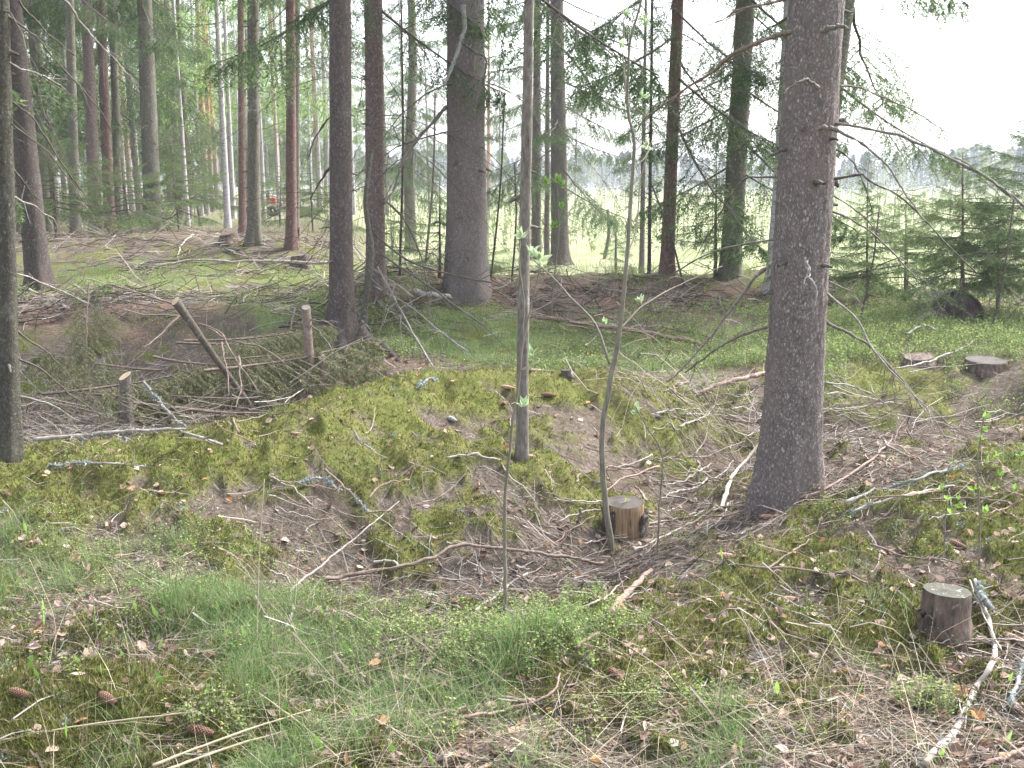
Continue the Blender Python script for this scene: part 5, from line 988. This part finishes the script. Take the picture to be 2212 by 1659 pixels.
# dead leaves
def dead_leaves(n, y0, y1, w_, lab):
    x, y = scatter(n, y0, y1, r); k = r.random(n) < np.clip(w_(x, y), 0, 1); x, y = x[k], y[k]; n = len(x); B = P3(x, y); B[:, 2] += .008+.008*r.random(n)
    nn = nrm(r.normal(size=(n, 3))*.45+[0, 0, 1]); d = nrm(np.cross(nn, r.normal(size=(n, 3)))); e = np.cross(nn, d); L = (.012+.034*r.random(n)**1.6)[:, None]; w2 = L*r.uniform(.3, .5, n)[:, None]; cu = L*r.uniform(-.3, .8, n)[:, None]
    pts = [B-d*L*.5, B-d*L*.12+e*w2+nn*cu*.6, B-d*L*.1, B-d*L*.15-e*w2+nn*cu*.6, B+d*L*.25+e*w2*.8+nn*cu, B+d*L*.3+nn*cu*.2, B+d*L*.2-e*w2*.9+nn*cu*.7, B+d*L*.6+nn*cu*.5]
    V = np.stack(pts, 1).reshape(-1, 3); b = np.arange(n)[:, None]*8; q = np.concatenate([b+np.array([[0, 1, 4, 2]]), b+np.array([[2, 4, 7, 5]]), b+np.array([[0, 2, 6, 3]]), b+np.array([[2, 5, 7, 6]])]).reshape(-1, 4)
    tag(mesh_obj('leaf_litter', V, q, M_DLEAF, smooth=False), lab, 'leaf litter', kind='stuff')
dead_leaves(13000, 2.1, 10, lambda x, y: (.34+.6*(1-mossmask(x, y))*(fbm(x, y, 2.2, 88, 2)))*(1-.85*bl(x, y, -1.25, 2.72, .5, .3, 2)), 'curled pinkish brown dead leaves strewn over the floor')
# lichen crumbs
x, y = scatter(260, 2.3, 9, r); x = np.repeat(x, 30)+r.normal(size=len(x)*30)*.013; y = np.repeat(y, 30)+r.normal(size=len(y)*30)*.013; n = len(x)
tris('lichen', 'pale grey-blue lichen tufts scattered on the floor', 'lichen', x, y, r.uniform(.006, .018, n), r.uniform(.003, .008, n), M_LICH, .8, .9, .008)
# bilberry shoots
def bil_lib(seed, leaves=24, H=.12, ls=.012):
    q = np.random.default_rng(seed); W = Buf(); Lf = []
    for s in range(3):
        d = nrm(np.array([q.normal()*.35, q.normal()*.35, 1])); t = np.linspace(0, 1, 4); h = H*(.6+.6*q.random()); P = d*(t*h)[:, None]+np.cumsum(q.normal(size=(4, 3)), 0)*.003; v, f = tubes(P[None], (.0011*(1-.5*t))[None], 3); W.add(v, f)
        for k in range(leaves//3):
            u = .25+.75*q.random(); c = np.array([np.interp(u, t, P[:, j]) for j in range(3)])+q.normal(size=3)*.010; e = nrm(q.normal(size=3)*[1, 1, .5]); g = nrm(np.cross(e, q.normal(size=3)+[0, 0, 1.5])); z = ls*(.7+.6*q.random()); Lf.append([c, c+e*z*.5+g*z*.38, c+e*z*1.1, c+e*z*.5-g*z*.38])
    return W.V(), W.Fs()[0], np.array(Lf).reshape(-1, 3)
BL = [bil_lib(900+k) for k in range(6)]
def bilberry(x, y, sc, label):
    n = len(x); B = P3(x, y); WB = Buf(); LB = []; which = r.integers(0, 6, n); az = r.random(n)*6.28; s = sc*(.7+.6*r.random(n))
    for k in range(6):
        m = np.nonzero(which == k)[0]
        if len(m) == 0: continue
        wv, wf, lv = BL[k]; ca, sa_ = np.cos(az[m]), np.sin(az[m]); R = np.zeros((len(m), 3, 3)); R[:, 0, 0] = ca; R[:, 0, 1] = -sa_; R[:, 1, 0] = sa_; R[:, 1, 1] = ca; R[:, 2, 2] = 1; R *= s[m][:, None, None]
        V = np.einsum('nij,vj->nvi', R, wv)+B[m][:, None]; WB.add(V.reshape(-1, 3), (wf[None]+(np.arange(len(m))*len(wv))[:, None, None]).reshape(-1, 4)); LB.append((np.einsum('nij,vj->nvi', R, lv)+B[m][:, None]).reshape(-1, 3))
    V2 = np.concatenate(LB); f1 = WB.Fs()[0]; f2 = np.arange(len(V2)).reshape(-1, 4)+WB.n; V = np.concatenate([WB.V(), V2])
    tag(mesh_obj('bilberry_shrubs', V, [f1, f2], mats=[M_SAP, M_BIL], midx=np.concatenate([np.zeros(len(f1)), np.ones(len(f2))]), smooth=False), label, 'bilberry', kind='stuff')
EXC = [(hit(2066, 700), .36), (hit(2128, 800), .25), (hit(1985, 786), .2), (hit(1223, 818), .2), (hit(2050, 678), .3), (hit(2128, 820), .22)]
def excl(x, y):
    k = np.ones(len(x), bool)
    for c, q in EXC: k &= np.hypot(x-c[0], (y-c[1]+q*.5)*.7) > q
    return k
def bilmask(x, y):
    m = bl(x, y, -1.25, 4.2, .75, .4)+1.2*bl(x, y, -.15, 3.45, .5, .3)+.9*bl(x, y, -.5, 3.95, .3, .2)+.6*bl(x, y, .1, 3.1, .3, .3)+.5*bl(x, y, .35, 3.8, .25, .15)+.3*bl(x, y, -.7, 3.3, .5, .5)
    return m
x, y = scatter(9500, 2.6, 5.6, r); k = r.random(len(x)) < np.clip(bilmask(x, y)*1.0+(fbm(x, y, 4.5, 17, 3)-.5)*2.6-.25, 0, 1); bilberry(x[k], y[k], .72, 'bright green bilberry sprigs in the foreground')
x, y = scatter(24000, 7.6, 17, r, 'mid'); wgt = 1.3*bl(x, y, 4.6, 10.2, 2.6, 2.6, 2)+.9*bl(x, y, 1.6, 9.3, 1.4, .8)+.7*bl(x, y, 2.2, 11, 1.8, 1.5)+.7*bl(x, y, 1.6, 14.4, 3.2, .8)+.35*bl(x, y, -1.5, 12, 3, 2); k = r.random(len(x)) < np.clip(wgt+(fbm(x, y, 1.9, 19, 4)-.5)*3.4-.42, 0, 1); k &= excl(x, y)
bilberry(x[k], y[k], 1.35, 'bilberry carpet over the right plateau and middle hollow')
# broad upright lily leaves in the front
x, y = scatter(330, 2.2, 4.6, r); k = r.random(len(x)) < np.clip(bl(x, y, -1.1, 3.2, .9, .7)+.25, 0, 1); x, y = x[k], y[k]; n = len(x); B = P3(x, y); az = r.random(n)*6.28; d = nrm(np.stack([np.cos(az)*.35, np.sin(az)*.35, 1+0*az], -1)); e = np.stack([np.sin(az+1), np.cos(az+1), 0*az], -1); L = r.uniform(.025, .055, n)[:, None]
V = np.stack([B, B+d*L*.75+e*L*.2, B+d*L*1.5, B+d*L*.75-e*L*.2], 1).reshape(-1, 3); tag(mesh_obj('lily_leaves', V, np.arange(4*n).reshape(-1, 4), M_LEAF, smooth=False), 'broad fresh lily leaves standing in the front grass', 'leaves', kind='stuff')

# ------------------------------------------------------------------ haze
if HAZE > 0:
    x0, x1, y0, y1, z0, z1 = -900, 900, -60, 900, -3, 34; V = np.array([[a, b, c] for c in (z0, z1) for b in (y0, y1) for a in (x0, x1)], float)
    m, t, o = newmat('haze'); pv = nd(t, 'ShaderNodeVolumePrincipled'); pv.inputs['Color'].default_value = (.86, .92, 1, 1); pv.inputs['Density'].default_value = HAZE; t.links.new(pv.outputs[0], o.inputs['Volume'])
    hz = mesh_obj('haze', V, np.array([[0, 2, 3, 1], [4, 5, 7, 6], [0, 1, 5, 4], [2, 6, 7, 3], [0, 4, 6, 2], [1, 3, 7, 5]]), m, smooth=False); tag(hz, 'pale haze over the field and forest', 'haze', kind='stuff')
